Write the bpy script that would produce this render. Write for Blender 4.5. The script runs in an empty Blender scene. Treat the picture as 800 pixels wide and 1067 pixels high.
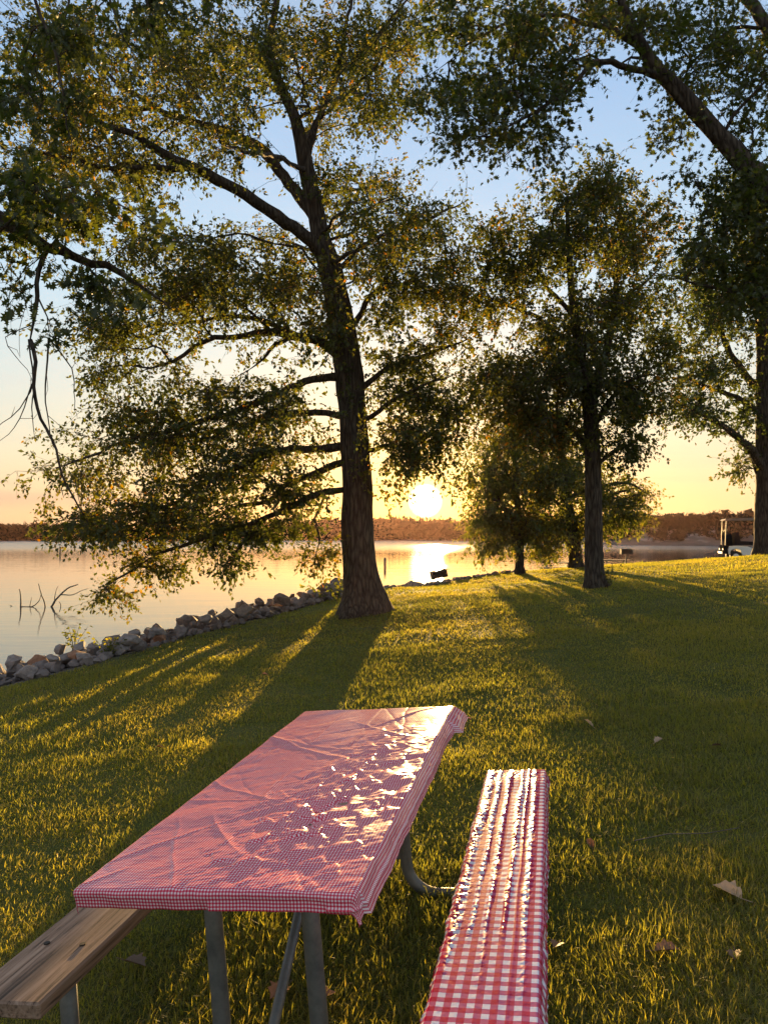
import bpy, math, random
import numpy as np
from mathutils import Matrix, Vector
rng = np.random.default_rng(7); random.seed(7)
S = bpy.context.scene; COL = S.collection
PI = math.pi; R = math.radians

# ------------------------------------------------------------------ camera
CZ = 1.64; PIT = math.atan(23.5/800)
cam = bpy.data.cameras.new('camera'); cam.sensor_fit = 'VERTICAL'; cam.lens_unit = 'FOV'
cam.angle = 2*math.atan(533.5/800); cam.clip_end = 5000; cam.clip_start = .05
co = bpy.data.objects.new('camera', cam); COL.objects.link(co)
co.location = (0, 0, CZ); co.rotation_euler = (PI/2+PIT, 0, 0); S.camera = co

def P(px, py, d):
    uy = (533.5-py)/800; y = math.cos(PIT)-math.sin(PIT)*uy
    k = d/y
    return np.array([(px-400)/800*k, d, CZ+(math.sin(PIT)+math.cos(PIT)*uy)*k])

SUN = P(443, 522, 1000)-np.array([0, 0, CZ]); SUN /= np.linalg.norm(SUN)

# ------------------------------------------------------------------ numpy noise
_perm = rng.random((256, 256))
_perm3 = rng.random((64, 64, 64))
def vnoise(x, y):
    xi = np.floor(x).astype(int); yi = np.floor(y).astype(int)
    fx = x-xi; fy = y-yi; fx = fx*fx*fx*(fx*(fx*6-15)+10); fy = fy*fy*fy*(fy*(fy*6-15)+10)
    a = _perm[xi & 255, yi & 255]; b = _perm[(xi+1) & 255, yi & 255]
    c = _perm[xi & 255, (yi+1) & 255]; d = _perm[(xi+1) & 255, (yi+1) & 255]
    return (a*(1-fx)+b*fx)*(1-fy)+(c*(1-fx)+d*fx)*fy
def fbm(x, y, o=4):
    s = 0; a = .5
    for i in range(o):
        s = s+a*vnoise(x+17.3*i, y-9.1*i); x = x*2.03; y = y*2.03; a *= .5
    return s/(1-.5**o)
def ridge(x, y): return 1-np.abs(2*vnoise(x, y)-1)
def noise3(p):
    pi = np.floor(p).astype(int); f = p-pi; f = f*f*(3-2*f); r = 0
    for dx in (0, 1):
        for dy in (0, 1):
            for dz in (0, 1):
                w = (f[:, 0] if dx else 1-f[:, 0])*(f[:, 1] if dy else 1-f[:, 1])*(f[:, 2] if dz else 1-f[:, 2])
                r = r+w*_perm3[(pi[:, 0]+dx) & 63, (pi[:, 1]+dy) & 63, (pi[:, 2]+dz) & 63]
    return r

# ------------------------------------------------------------------ mesh helpers
class MB:
    def __init__(s): s.v = []; s.f = []; s.n = 0; s.t = []; s.uv = []
    def add(s, v, faces, tint=None):
        v = np.asarray(v, float); s.v.append(v)
        for f in faces:
            f = np.asarray(f, int)
            if f.ndim == 1: f = f[None]
            s.f.append(f+s.n)
        s.t.append(np.full(len(v), .5) if tint is None else np.broadcast_to(np.asarray(tint, float), (len(v),)))
        s.n += len(v); return s
    def box(s, c, size, rot=None, bevel=0):
        c = np.array(c, float); h = np.array(size, float)/2
        b = min(bevel, *(h*.9)) if bevel else 0
        if b:
            vs = []
            for sx in (-1, 1):
                for sy in (-1, 1):
                    for sz in (-1, 1):
                        q = np.array([sx, sy, sz])*h
                        for k in range(3):
                            w = q-np.array([sx, sy, sz])*b; w[k] = q[k]; vs.append(w)
            vs = np.array(vs)
            import itertools
            hull = _hull(vs)
            v = vs
            if rot is not None: v = v@np.array(rot).T
            return s.add(v+c, hull)
        v = np.array([(x, y, z) for x in (-1, 1) for y in (-1, 1) for z in (-1, 1)], float)*h
        if rot is not None: v = v@np.array(rot).T
        return s.add(v+c, [(0, 1, 3, 2), (4, 6, 7, 5), (0, 4, 5, 1), (2, 3, 7, 6), (0, 2, 6, 4), (1, 5, 7, 3)])
    def tube(s, pts, rad, k=8, cap=True, tint=None, lump=0, knob=0):
        v, f = tube(np.asarray(pts, float), rad, k, cap, lump, knob); return s.add(v, f, tint)
    def build(s, name, mat, parent=None, smooth=False, uv=None):
        v = np.concatenate(s.v); me = bpy.data.meshes.new(name)
        me.vertices.add(len(v)); me.vertices.foreach_set('co', v.astype(np.float32).ravel())
        lens = np.concatenate([np.full(len(f), f.shape[1]) for f in s.f]); idx = np.concatenate([f.ravel() for f in s.f])
        me.loops.add(len(idx)); me.loops.foreach_set('vertex_index', idx.astype(np.int32))
        me.polygons.add(len(lens)); st = np.concatenate([[0], np.cumsum(lens)[:-1]])
        me.polygons.foreach_set('loop_start', st.astype(np.int32)); me.polygons.foreach_set('loop_total', lens.astype(np.int32))
        me.polygons.foreach_set('use_smooth', np.full(len(lens), bool(smooth)))
        a = me.attributes.new('tint', 'FLOAT', 'POINT'); a.data.foreach_set('value', np.concatenate(s.t).astype(np.float32))
        if uv is not None:
            l = me.uv_layers.new(name='uv'); l.data.foreach_set('uv', uv[idx].astype(np.float32).ravel())
        me.update(calc_edges=True)
        me.materials.append(mat)
        o = bpy.data.objects.new(name, me); COL.objects.link(o)
        if parent is not None: o.parent = parent
        return o
def _hull(vs):
    import bmesh
    bm = bmesh.new()
    for v in vs: bm.verts.new(v)
    bm.verts.ensure_lookup_table(); bm.verts.index_update()
    bmesh.ops.convex_hull(bm, input=bm.verts[:])
    bm.verts.index_update()
    f = [np.array([v.index for v in p.verts]) for p in bm.faces]
    bm.free(); return f
def tube(p, rad, k=8, cap=True, lump=0, knob=0):
    n = len(p); rad = np.broadcast_to(np.asarray(rad, float), (n,))
    t = np.gradient(p, axis=0); t /= np.linalg.norm(t, axis=1)[:, None]+1e-9
    u = np.cross(t[0], [0.31, .17, .93]) if abs(t[0][2]) < .9 else np.cross(t[0], [1, 0, 0])
    u /= np.linalg.norm(u); a = np.arange(k)*2*PI/k; V = np.empty((n, k, 3))
    for i in range(n):
        u = u-t[i]*u.dot(t[i]); u /= np.linalg.norm(u)+1e-9; w = np.cross(t[i], u)
        lm = lump[i] if np.ndim(lump) else lump; r = rad[i]*(1+lm*np.sin(a*3+i*.05)+lm*.8*np.sin(a*5+1-i*.03))
        V[i] = p[i]+r[:, None]*(np.cos(a)[:, None]*u+np.sin(a)[:, None]*w)
    if knob:
        q = V.reshape(-1, 3); f = (noise3(q*np.array([5, 5, 1.6])+3)-.5)*1.3+(noise3(q*np.array([14, 14, 4]))-.5)*.6
        V = p[:, None]+(V-p[:, None])*(1+knob*f.reshape(n, k)[..., None])
    i = np.arange(n-1)[:, None]*k; j = np.arange(k)[None]; j2 = (j+1) % k
    f = [np.stack([i+j, i+j2, i+k+j2, i+k+j], -1).reshape(-1, 4)]
    if cap: f += [np.arange(k)[::-1], np.arange(k)+(n-1)*k]
    return V.reshape(-1, 3), f
def smooth_path(p, step=.15):
    p = np.asarray(p, float); q = np.vstack([2*p[0]-p[1], p, 2*p[-1]-p[-2]]); out = []
    for i in range(1, len(q)-2):
        L = np.linalg.norm(q[i+1, :3]-q[i, :3]); m = max(1, int(math.ceil(L/step)))
        for t in np.arange(m)/m:
            out.append(.5*(2*q[i]+(q[i+1]-q[i-1])*t+(2*q[i-1]-5*q[i]+4*q[i+1]-q[i+2])*t*t+(3*q[i]-q[i-1]-3*q[i+1]+q[i+2])*t**3))
    out.append(p[-1]); return np.array(out)
def tag(o, label=None, cat=None, group=None, kind=None):
    if label: o['label'] = label
    if cat: o['category'] = cat
    if group: o['group'] = group
    if kind: o['kind'] = kind
    return o
def empty(name, label, cat, loc=(0, 0, 0), rz=0, group=None):
    o = bpy.data.objects.new(name, None); COL.objects.link(o); o.location = loc; o.rotation_euler = (0, 0, rz)
    return tag(o, label, cat, group)
def copy_tree(o, parent=None):
    c = o.copy(); COL.objects.link(c)
    if parent is not None: c.parent = parent
    for ch in o.children: copy_tree(ch, c)
    return c

# ------------------------------------------------------------------ materials
def mat(name):
    m = bpy.data.materials.new(name); m.use_nodes = True; nt = m.node_tree; nt.nodes.clear()
    out = nt.nodes.new('ShaderNodeOutputMaterial')
    def N(t, **kw):
        n = nt.nodes.new('ShaderNode'+t)
        for k, v in kw.items():
            if k[0] == '_': setattr(n, k[1:], v)
            else:
                s = n.inputs[k.replace('__', ' ')]
                if hasattr(v, 'is_output') or isinstance(v, bpy.types.NodeSocket): nt.links.new(v, s)
                else: s.default_value = v
        return n
    def link(a, b): nt.links.new(a, b)
    return m, N, link, out
def ramp(N, fac, stops):
    r = N('ValToRGB', Fac=fac); e = r.color_ramp.elements
    while len(e) < len(stops): e.new(.5)
    for x, (p, c) in zip(e, stops): x.position = p; x.color = (*c, 1)
    return r.outputs[0]
def simple(name, c1, c2, rough=.6, metal=0, scale=12, bump=.1, stretch=(1, 1, 1), spec=.4):
    m, N, link, out = mat(name)
    tc = N('TexCoord'); mp = N('Mapping', Vector=tc.outputs['Object'], Scale=stretch)
    n = N('TexNoise', Vector=mp.outputs[0], Scale=scale, Detail=6, Roughness=.65)
    c = ramp(N, n.outputs[0], [(.3, c1), (.7, c2)])
    b = N('Bump', Height=n.outputs[0], Strength=bump, Distance=.02)
    p = N('BsdfPrincipled', Base__Color=c, Roughness=rough, Metallic=metal, Normal=b.outputs[0])
    p.inputs['Specular IOR Level'].default_value = spec
    link(p.outputs[0], out.inputs[0]); return m
def foliage(name, stops, trans=.5, gloss=.03, rough=.45, tv=2.0):
    m, N, link, out = mat(name)
    at = N('Attribute', _attribute_name='tint')
    c = ramp(N, at.outputs['Fac'], stops)
    hs = N('HueSaturation', Color=c, Value=tv, Saturation=1.12)
    d = N('BsdfDiffuse', Color=c); t = N('BsdfTranslucent', Color=hs.outputs[0])
    mx = N('MixShader', Fac=trans); link(d.outputs[0], mx.inputs[1]); link(t.outputs[0], mx.inputs[2])
    g = N('BsdfGlossy', Roughness=rough, Color=(.9, .9, .9, 1))
    m2 = N('MixShader', Fac=gloss); link(mx.outputs[0], m2.inputs[1]); link(g.outputs[0], m2.inputs[2])
    link(m2.outputs[0], out.inputs[0]); return m

M = {}
OLIVE = [(0, (.027, .036, .008)), (.4, (.054, .06, .011)), (.75, (.095, .083, .014)), (.9, (.17, .10, .018)), (1, (.28, .12, .02))]
M['leaf'] = foliage('oak_leaves', OLIVE, .5)
M['leaf_dark'] = foliage('green_leaves', [(0, (.026, .036, .008)), (.5, (.046, .058, .011)), (.85, (.085, .085, .015)), (1, (.15, .1, .02))], .5)
M['leaf_light'] = foliage('yellow_green_leaves', [(0, (.04, .05, .01)), (.5, (.085, .085, .015)), (.85, (.14, .12, .02)), (1, (.24, .14, .02))], .55, .03, .45, 2.5)
M['grass'] = foliage('grass_blades', [(0, (.064, .062, .014)), (.3, (.104, .105, .018)), (.65, (.165, .14, .027)), (.85, (.21, .17, .04)), (1, (.32, .24, .11))], .62, .03, .5, 3.0)
M['dead_leaf'] = foliage('fallen_leaf', [(0, (.08, .042, .022)), (.5, (.16, .09, .05)), (1, (.5, .36, .24))], .25, .04, .45, 1.4)
M['far_leaf'] = foliage('far_wood_leaves', [(0, (.016, .019, .012)), (1, (.036, .036, .022))], .05, .0)
M['bark'] = None
def bark():
    m, N, link, out = mat('bark')
    tc = N('TexCoord'); mp = N('Mapping', Vector=tc.outputs['Object'], Scale=(1, 1, .16))
    v = N('TexVoronoi', Vector=mp.outputs[0], Scale=16, _feature='DISTANCE_TO_EDGE')
    n = N('TexNoise', Vector=mp.outputs[0], Scale=30, Detail=7)
    n2 = N('TexNoise', Vector=tc.outputs['Object'], Scale=1.7, Detail=3)
    ad = N('Math', _operation='MULTIPLY_ADD'); link(v.outputs[0], ad.inputs[0]); ad.inputs[1].default_value = 1.6; link(n.outputs[0], ad.inputs[2])
    c = ramp(N, ad.outputs[0], [(.3, (.022, .016, .012)), (.62, (.06, .044, .034)), (.95, (.11, .085, .065))])
    mx = N('MixRGB', Fac=.25, _blend_type='MULTIPLY'); link(c, mx.inputs[1]); link(n2.outputs[0], mx.inputs[2])
    b = N('Bump', Height=ad.outputs[0], Strength=.9, Distance=.03)
    p = N('BsdfPrincipled', Base__Color=mx.outputs[0], Roughness=.9, Normal=b.outputs[0]); p.inputs['Specular IOR Level'].default_value = .15
    link(p.outputs[0], out.inputs[0]); return m
M['bark'] = bark()
M['galv'] = simple('galvanised_pipe', (.10, .10, .095), (.2, .19, .175), .5, .35, 18, .08)
M['pale_band'] = simple('pale_tan_band', (.5, .42, .32), (.6, .5, .4), .5, 0, 20, .05)
M['steel'] = simple('dark_iron', (.02, .018, .016), (.05, .04, .035), .7, .3, 30, .2)
M['white'] = simple('white_cart_paint', (.72, .72, .7), (.8, .8, .78), .25, 0, 3, 0)
M['black'] = simple('black_vinyl', (.012, .012, .013), (.024, .024, .026), .8, 0, 40, .1, spec=0)
M['rubber'] = simple('rubber', (.015, .015, .015), (.03, .03, .03), .8, 0, 40, .1)
M['canopy'] = simple('canopy_plastic', (.14, .13, .12), (.18, .17, .155), .6, 0, 5, .02)
M['red'] = simple('red_lens', (.4, .02, .02), (.45, .03, .02), .3, 0, 5, 0)
M['darkwood'] = simple('old_table_wood', (.05, .038, .028), (.1, .075, .055), .8, 0, 14, .2, (1, .1, 1))
M['deadwood'] = simple('grey_dead_wood', (.05, .04, .035), (.12, .1, .08), .85, 0, 20, .2)
def plank():
    m, N, link, out = mat('weathered_plank')
    tc = N('TexCoord'); mp = N('Mapping', Vector=tc.outputs['Object'], Scale=(1, .045, 1))
    n = N('TexNoise', Vector=mp.outputs[0], Scale=60, Detail=8, Roughness=.7, Distortion=.5)
    w = N('TexNoise', Vector=N('Mapping', Vector=tc.outputs['Object'], Scale=(1, .12, 1)).outputs[0], Scale=9, Detail=4)
    k = N('TexVoronoi', Vector=N('Mapping', Vector=tc.outputs['Object'], Scale=(1, .5, 1)).outputs[0], Scale=4.2, Randomness=1)
    kk = ramp(N, k.outputs[0], [(.0, (0, 0, 0)), (.05, (.1, .1, .1)), (.09, (1, 1, 1))])
    c = ramp(N, n.outputs[0], [(.36, (.06, .038, .027)), (.47, (.28, .18, .125)), (.7, (.46, .335, .255))])
    c2 = ramp(N, w.outputs[0], [(.35, (.42, .38, .36)), (.62, (1.0, .92, .86))])
    mx = N('MixRGB', Fac=.8, _blend_type='MULTIPLY'); link(c, mx.inputs[1]); link(c2, mx.inputs[2])
    mk = N('MixRGB', Fac=.75, _blend_type='MULTIPLY'); link(mx.outputs[0], mk.inputs[1]); link(kk, mk.inputs[2])
    b = N('Bump', Height=n.outputs[0], Strength=.5, Distance=.004)
    p = N('BsdfPrincipled', Base__Color=mk.outputs[0], Roughness=.65, Normal=b.outputs[0]); p.inputs['Specular IOR Level'].default_value = .3
    link(p.outputs[0], out.inputs[0]); return m
M['plank'] = plank()
def gingham(name, period, red, mid, white, rough, rough2):
    m, N, link, out = mat(name)
    tc = N('TexCoord'); sp = N('SeparateXYZ', Vector=tc.outputs['UV'])
    st = []
    for ax in (0, 1):
        a = N('Math', _operation='MULTIPLY'); link(sp.outputs[ax], a.inputs[0]); a.inputs[1].default_value = 1/period
        b = N('Math', _operation='FRACT'); link(a.outputs[0], b.inputs[0])
        c = N('Math', _operation='GREATER_THAN'); link(b.outputs[0], c.inputs[0]); c.inputs[1].default_value = .5
        st.append(c)
    s = N('Math', _operation='ADD'); link(st[0].outputs[0], s.inputs[0]); link(st[1].outputs[0], s.inputs[1])
    h = N('Math', _operation='MULTIPLY'); link(s.outputs[0], h.inputs[0]); h.inputs[1].default_value = .5
    r = N('ValToRGB', Fac=h.outputs[0]); r.color_ramp.interpolation = 'CONSTANT'; e = r.color_ramp.elements; e.new(.5)
    for x, (p_, c_) in zip(e, [(0, white), (.25, mid), (.75, red)]): x.position = p_; x.color = (*c_, 1)
    n = N('TexNoise', Vector=tc.outputs['Object'], Scale=70, Detail=4)
    b = N('Bump', Height=n.outputs[0], Strength=.12, Distance=.004)
    at = N('Attribute', _attribute_name='tint'); rr = N('MapRange', Value=at.outputs['Fac'])
    for q, val in ((1, 0), (2, 1), (3, rough), (4, rough2)): rr.inputs[q].default_value = val
    p = N('BsdfPrincipled', Base__Color=r.outputs[0], Roughness=rr.outputs[0], Normal=b.outputs[0])
    p.inputs['Specular IOR Level'].default_value = .18
    link(p.outputs[0], out.inputs[0]); return m
M['cloth'] = gingham('fine_gingham_vinyl', .0085, (.52, .014, .045), (.6, .13, .18), (.78, .60, .62), .17, .29)
M['cloth2'] = gingham('wide_gingham_vinyl', .037, (.42, .004, .05), (.47, .09, .19), (.70, .64, .72), .15, .28)

# ------------------------------------------------------------------ terrain
ctrl = []
for x, y in [(-2, 0), (2, 0), (0, 4), (-3, 4), (3, 4), (-1, 7), (4, 7), (-3, -6), (4, -6), (0, 10), (-5, 5), (-4, 9), (-7, -2), (0, -14)]:
    ctrl.append((x, y, .05+.085*x+.016*(y-1.9)))
for px, py, d in [(0, 718, 9.5), (100, 692, 10.6), (200, 662, 12.9), (300, 637, 15.4), (350, 624, 17.1), (378, 640, 13.8), (620, 612, 15),
                  (541, 598, 24), (597, 592, 25), (457, 612, 21), (652, 588, 28), (800, 577.5, 24), (700, 586.5, 25), (400, 613, 20), (470, 607, 22)]:
    p = P(px, py, d); ctrl.append(tuple(p))
ctrl += [(13.2, 46, -.68), (10, 44, -.7), (11.3, 36, -.04), (20, 50, -.4), (7.5, 37, -.45), (15.2, 32, .52), (20, 18, 1.5), (12, 4, 1.0), (16, -8, 1.3), (24, 36, .6), (8, 12, .86), (30, 60, -.3)]
C = np.array(ctrl)
def _U(r2): return np.where(r2 > 0, .5*r2*np.log(r2+1e-12), 0)
def _fit():
    n = len(C); D = ((C[:, None, :2]-C[None, :, :2])**2).sum(-1)
    A = np.zeros((n+3, n+3)); A[:n, :n] = _U(D)+np.eye(n)*.4; A[:n, n] = 1; A[:n, n+1:] = C[:, :2]; A[n:, :n] = A[:n, n:].T
    return np.linalg.solve(A, np.concatenate([C[:, 2], np.zeros(3)]))
_w = _fit()
SHORE = np.array([(-22, -60), (-13, -20), (-8.2, 0), (-6.2, 5.5), (-4.75, 9.5), (-4.0, 10.6), (-3.15, 12.9), (-1.9, 15.4), (-1.05, 17.2), (0, 20), (1.9, 22.4),
                  (4.4, 25.8), (6.6, 33), (8.6, 47), (16, 53), (30, 63), (55, 85), (90, 112)], float)
def shore_dist(x, y):
    best = np.full(x.shape, 1e9); sg = np.ones(x.shape)
    for a, b in zip(SHORE[:-1], SHORE[1:]):
        d = b-a; t = np.clip(((x-a[0])*d[0]+(y-a[1])*d[1])/(d@d), 0, 1)
        qx = a[0]+t*d[0]-x; qy = a[1]+t*d[1]-y; r = np.hypot(qx, qy)
        cr = d[0]*(y-a[1])-d[1]*(x-a[0]); m = r < best-1e-6
        best = np.where(m, r, best); sg = np.where(m, np.sign(cr), sg)
    return best*sg            # > 0 out over the water
def lawn_z(x, y):
    xs = np.clip(x, -12, 26); ys = np.clip(y, -16, 58)
    z = np.full(xs.shape, _w[-3])+_w[-2]*xs+_w[-1]*ys
    for i in range(len(C)): z = z+_w[i]*_U((xs-C[i, 0])**2+(ys-C[i, 1])**2)
    return z
def ground_z(x, y):
    x = np.asarray(x, float); y = np.asarray(y, float)
    z = lawn_z(x, y)+(fbm(x*.5, y*.5, 3)-.5)*.05*np.clip((np.hypot(x, y)-3)/3, 0, 1)
    d = shore_dist(x, y); e = np.clip(d, 0, None)
    return np.maximum(z-.13*e-.3*np.clip(e-1.8, 0, None), -3.5)
def gz(x, y): return float(ground_z(np.array([x]), np.array([y]))[0])
WZ = -.8

def terrain():
    xs = np.concatenate([np.linspace(-70, -20, 40)[:-1], np.linspace(-20, 26, 231), np.linspace(26, 110, 60)[1:]])
    ys = np.concatenate([np.linspace(-60, -8, 60)[:-1], np.linspace(-8, 45, 266), np.linspace(45, 120, 60)[1:]])
    X, Y = np.meshgrid(xs, ys); Z = ground_z(X.ravel(), Y.ravel())
    d = shore_dist(X.ravel(), Y.ravel())
    v = np.stack([X.ravel(), Y.ravel(), Z], 1); nx = len(xs); i = np.arange(len(ys)-1)[:, None]*nx; j = np.arange(nx-1)[None]
    f = np.stack([i+j, i+j+1, i+nx+j+1, i+nx+j], -1).reshape(-1, 4)
    m, N, link, out = mat('lawn_soil')
    at = N('Attribute', _attribute_name='tint'); g = N('NewGeometry')
    n1 = N('TexNoise', Vector=g.outputs['Position'], Scale=1.3, Detail=8, Roughness=.7); n2 = N('TexNoise', Vector=g.outputs['Position'], Scale=60, Detail=5)
    ad = N('Math', _operation='MULTIPLY_ADD'); link(n2.outputs[0], ad.inputs[0]); ad.inputs[1].default_value = .5; link(n1.outputs[0], ad.inputs[2])
    c = ramp(N, ad.outputs[0], [(.5, (.045, .052, .012)), (.75, (.085, .09, .02)), (1, (.12, .105, .035))])
    st = ramp(N, n2.outputs[0], [(.3, (.09, .075, .065)), (.7, (.19, .165, .15))])
    mx = N('MixRGB', Fac=at.outputs['Fac']); link(c, mx.inputs[1]); link(st, mx.inputs[2])
    b = N('Bump', Height=n2.outputs[0], Strength=.8, Distance=.03)
    p = N('BsdfPrincipled', Base__Color=mx.outputs[0], Roughness=.95, Normal=b.outputs[0]); p.inputs['Specular IOR Level'].default_value = .1
    link(p.outputs[0], out.inputs[0])
    o = MB().add(v, [f], np.clip(d/.3+.5, 0, 1)).build('lawn_ground', m, smooth=True); tag(o, kind='structure')
terrain()

# water
def water():
    m, N, link, out = mat('lake_water')
    g = N('NewGeometry'); mp = N('Mapping', Vector=g.outputs['Position'], Scale=(.35, 1, 1))
    n = N('TexNoise', Vector=mp.outputs[0], Scale=.9, Detail=4, Roughness=.55)
    n2 = N('TexNoise', Vector=N('Mapping', Vector=g.outputs['Position'], Scale=(.02, .06, 1)).outputs[0], Scale=1, Detail=3)
    b = N('Bump', Height=n.outputs[0], Strength=.02, Distance=1.0)
    sy = N('SeparateXYZ', Vector=g.outputs['Position']); far = N('MapRange', Value=sy.outputs[1]); far.interpolation_type = 'SMOOTHSTEP'
    for q, val in ((1, 75), (2, 170), (3, 0), (4, .2)): far.inputs[q].default_value = val
    rsum = N('Math', _operation='ADD')
    r = N('MapRange', Value=n2.outputs[0]); r.inputs[1].default_value = .35; r.inputs[2].default_value = .7; r.inputs[3].default_value = .015; r.inputs[4].default_value = .05
    link(r.outputs[0], rsum.inputs[0]); link(far.outputs[0], rsum.inputs[1])
    p = N('BsdfPrincipled', Base__Color=(.035, .045, .05, 1), Roughness=rsum.outputs[0], Normal=b.outputs[0], IOR=1.33)
    p.inputs['Specular IOR Level'].default_value = .6
    link(p.outputs[0], out.inputs[0])
    o = MB().add([(-480, -100, WZ), (480, -100, WZ), (480, 480, WZ), (-480, 480, WZ)], [(0, 1, 2, 3)]).build('lake_water', m); tag(o, kind='structure')
water()

# far shore: land rising behind the water, with its wood
def far_r(az): return np.interp(az, [-75, -35, 3, 8, 16, 30, 75], [300, 330, 330, 300, 190, 165, 150])
def far_h(az, t):
    hm = np.interp(az, [-75, -30, -12, 0, 8, 16, 22, 28, 75], [3, 1.5, 2.0, 3.2, 2.2, 3.8, 4.2, 4.6, 5])
    wid = np.interp(az, [-75, 8, 16, 75], [60, 60, 30, 26])
    return -1.2+(hm+.6)*np.clip(t/wid, 0, 1)**.7+np.clip(t-wid, 0, 200)*.004
def far_shore():
    az = np.linspace(-60, 60, 441); ts = np.concatenate([np.linspace(0, 60, 25), np.linspace(70, 130, 6)])
    A, T = np.meshgrid(az, ts); r = far_r(A)+T; H = far_h(A, T)+(fbm(A*2+40, T*.08, 4)-.5)*1.8*np.clip(T/8, 0, 1)
    v = np.stack([r*np.sin(np.radians(A)), r*np.cos(np.radians(A)), H+WZ+.8], -1).reshape(-1, 3)
    nx = len(az); i = np.arange(len(ts)-1)[:, None]*nx; j = np.arange(nx-1)[None]
    f = np.stack([i+j, i+j+1, i+nx+j+1, i+nx+j], -1).reshape(-1, 4)
    m, N, link, out = mat('far_bank'); g = N('NewGeometry')
    n = N('TexNoise', Vector=N('Mapping', Vector=g.outputs['Position'], Scale=(.06, .06, .5)).outputs[0], Scale=1, Detail=7, Roughness=.65)
    c = ramp(N, n.outputs[0], [(.34, (.04, .036, .022)), (.47, (.10, .08, .065)), (.56, (.07, .06, .04)), (.66, (.3, .25, .23))])
    p = N('BsdfPrincipled', Base__Color=c, Roughness=.95); link(p.outputs[0], out.inputs[0])
    o = MB().add(v, [f]).build('hills', m, smooth=True); tag(o, kind='structure')
    # wood
    mb = MB()
    def put(a, t, hgt, wdt, q):
        r = far_r(a)+t; h = float(far_h(np.array([a]), np.array([t]))[0]); c = np.array([r*math.sin(R(a)), r*math.cos(R(a)), h+hgt*.5])
        u = rng.normal(size=(q, 3)); u /= np.linalg.norm(u, axis=1)[:, None]; u *= rng.random((q, 1))**.4
        cc = c+u*np.array([wdt, wdt, hgt*.5]); s = rng.uniform(.35, .9, (q, 1, 1))*wdt*.5
        e = rng.normal(size=(q, 3, 3)); tri = cc[:, None]+e*s*.8
        mb.add(tri.reshape(-1, 3), [np.arange(q*3).reshape(-1, 3)], np.repeat(np.clip(rng.normal(.4, .2, q), 0, 1), 3))
    for a in np.arange(-42, 42, .16):
        right = a > 12
        for row in range(2):
            t = (rng.uniform(2, 14)+row*16) if not right else rng.uniform(20, 34)+row*8
            k = np.interp(a, [-42, -22, -17, -8, -1, 5, 12, 13, 42], [.75, .8, .62, .9, 1.1, 1.0, 1.0, .42, .5])
            hgt = rng.uniform(6.2, 8.6)*k; put(a+rng.uniform(-.1, .1), t, hgt, hgt*rng.uniform(.3, .45), 130)
        if right and rng.random() < .5:
            put(a, rng.uniform(4, 18), rng.uniform(1.2, 2.4), 1.6, 40)
    o = mb.build('wood', M['far_leaf']); tag(o, 'dark wood along the far shore of the lake', 'wood', kind='stuff')
far_shore()

# ------------------------------------------------------------------ grass
def in_view(x, y, m): return np.abs(x) < .56*y+m
def grass():
    mb = MB()
    rings = [(46, 60, 30, .09, .07), (1.5, 3.6, 18000, .05, .0036), (3.6, 6, 9500, .047, .0048), (6, 10, 4000, .043, .0062), (10, 17, 1600, .042, .009), (17, 28, 560, .045, .016), (28, 46, 90, .08, .04)]
    for y0, y1, den, hh, ww in rings:
        xm = .56*y1+3.4; n = int(2*xm*(y1-y0)*den)
        x = rng.uniform(-xm, xm, n); y = rng.uniform(y0, y1, n)
        cl = fbm(x*2.2+5, y*2.2, 3)
        k = in_view(x, y, 3.4) & (rng.random(n) < (.35+1.1*cl)*np.where(in_view(x, y, .5), 1, .5)); x = x[k]; y = y[k]
        sd = shore_dist(x, y); k = sd < -.02+.25*(fbm(x*1.5, y*1.5, 2)-.4); x = x[k]; y = y[k]; n = len(x)
        z = ground_z(x, y)-.004
        patch = fbm(x*.55+30, y*.55+11, 4); cl = fbm(x*2.2+5, y*2.2, 3)
        h = hh*rng.uniform(.45, 1.25, n)*(.45+1.1*cl)*(.55+.9*fbm(x*.8+60, y*.8, 3)); w = ww*rng.uniform(.6, 1.3, n)
        th = rng.uniform(0, 2*PI, n)+3*fbm(x*1.7, y*1.7, 2); ph = rng.uniform(0, 2*PI, n)
        lean = np.abs(rng.normal(.6, .5, n)); lean2 = lean+rng.uniform(.1, 1.1, n)
        dry = rng.random(n) < .09; lean = np.where(dry, rng.uniform(1.0, 1.5, n), lean); lean2 = np.where(dry, lean+.05, lean2); dx, dy = np.cos(th), np.sin(th); sx, sy = -np.sin(th+ph*.15)*w/2, np.cos(th+ph*.15)*w/2
        b = np.stack([x, y, z], 1)
        m = b+np.stack([dx*np.sin(lean), dy*np.sin(lean), np.cos(lean)], 1)*(h*.55)[:, None]
        tp = m+np.stack([dx*np.sin(lean2), dy*np.sin(lean2), np.maximum(np.cos(lean2), -.2)], 1)*(h*.5)[:, None]
        s = np.stack([sx, sy, 0*sx], 1)
        v = np.stack([b-s, b+s, m+s*.85, m-s*.85, tp], 1).reshape(-1, 3)
        i = np.arange(n)[:, None]*5
        t = np.clip(.1+.75*patch+rng.normal(0, .13, n)+np.where(dry, .42, 0)-.04, 0, 1)
        mb.add(v, [i+np.array([[0, 1, 2, 3]]), i+np.array([[3, 2, 4]])], np.repeat(t, 5))
    o = mb.build('grass', M['grass']); tag(o, 'short shaggy grass covering the lakeside lawn', 'grass', kind='stuff')
grass()

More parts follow.
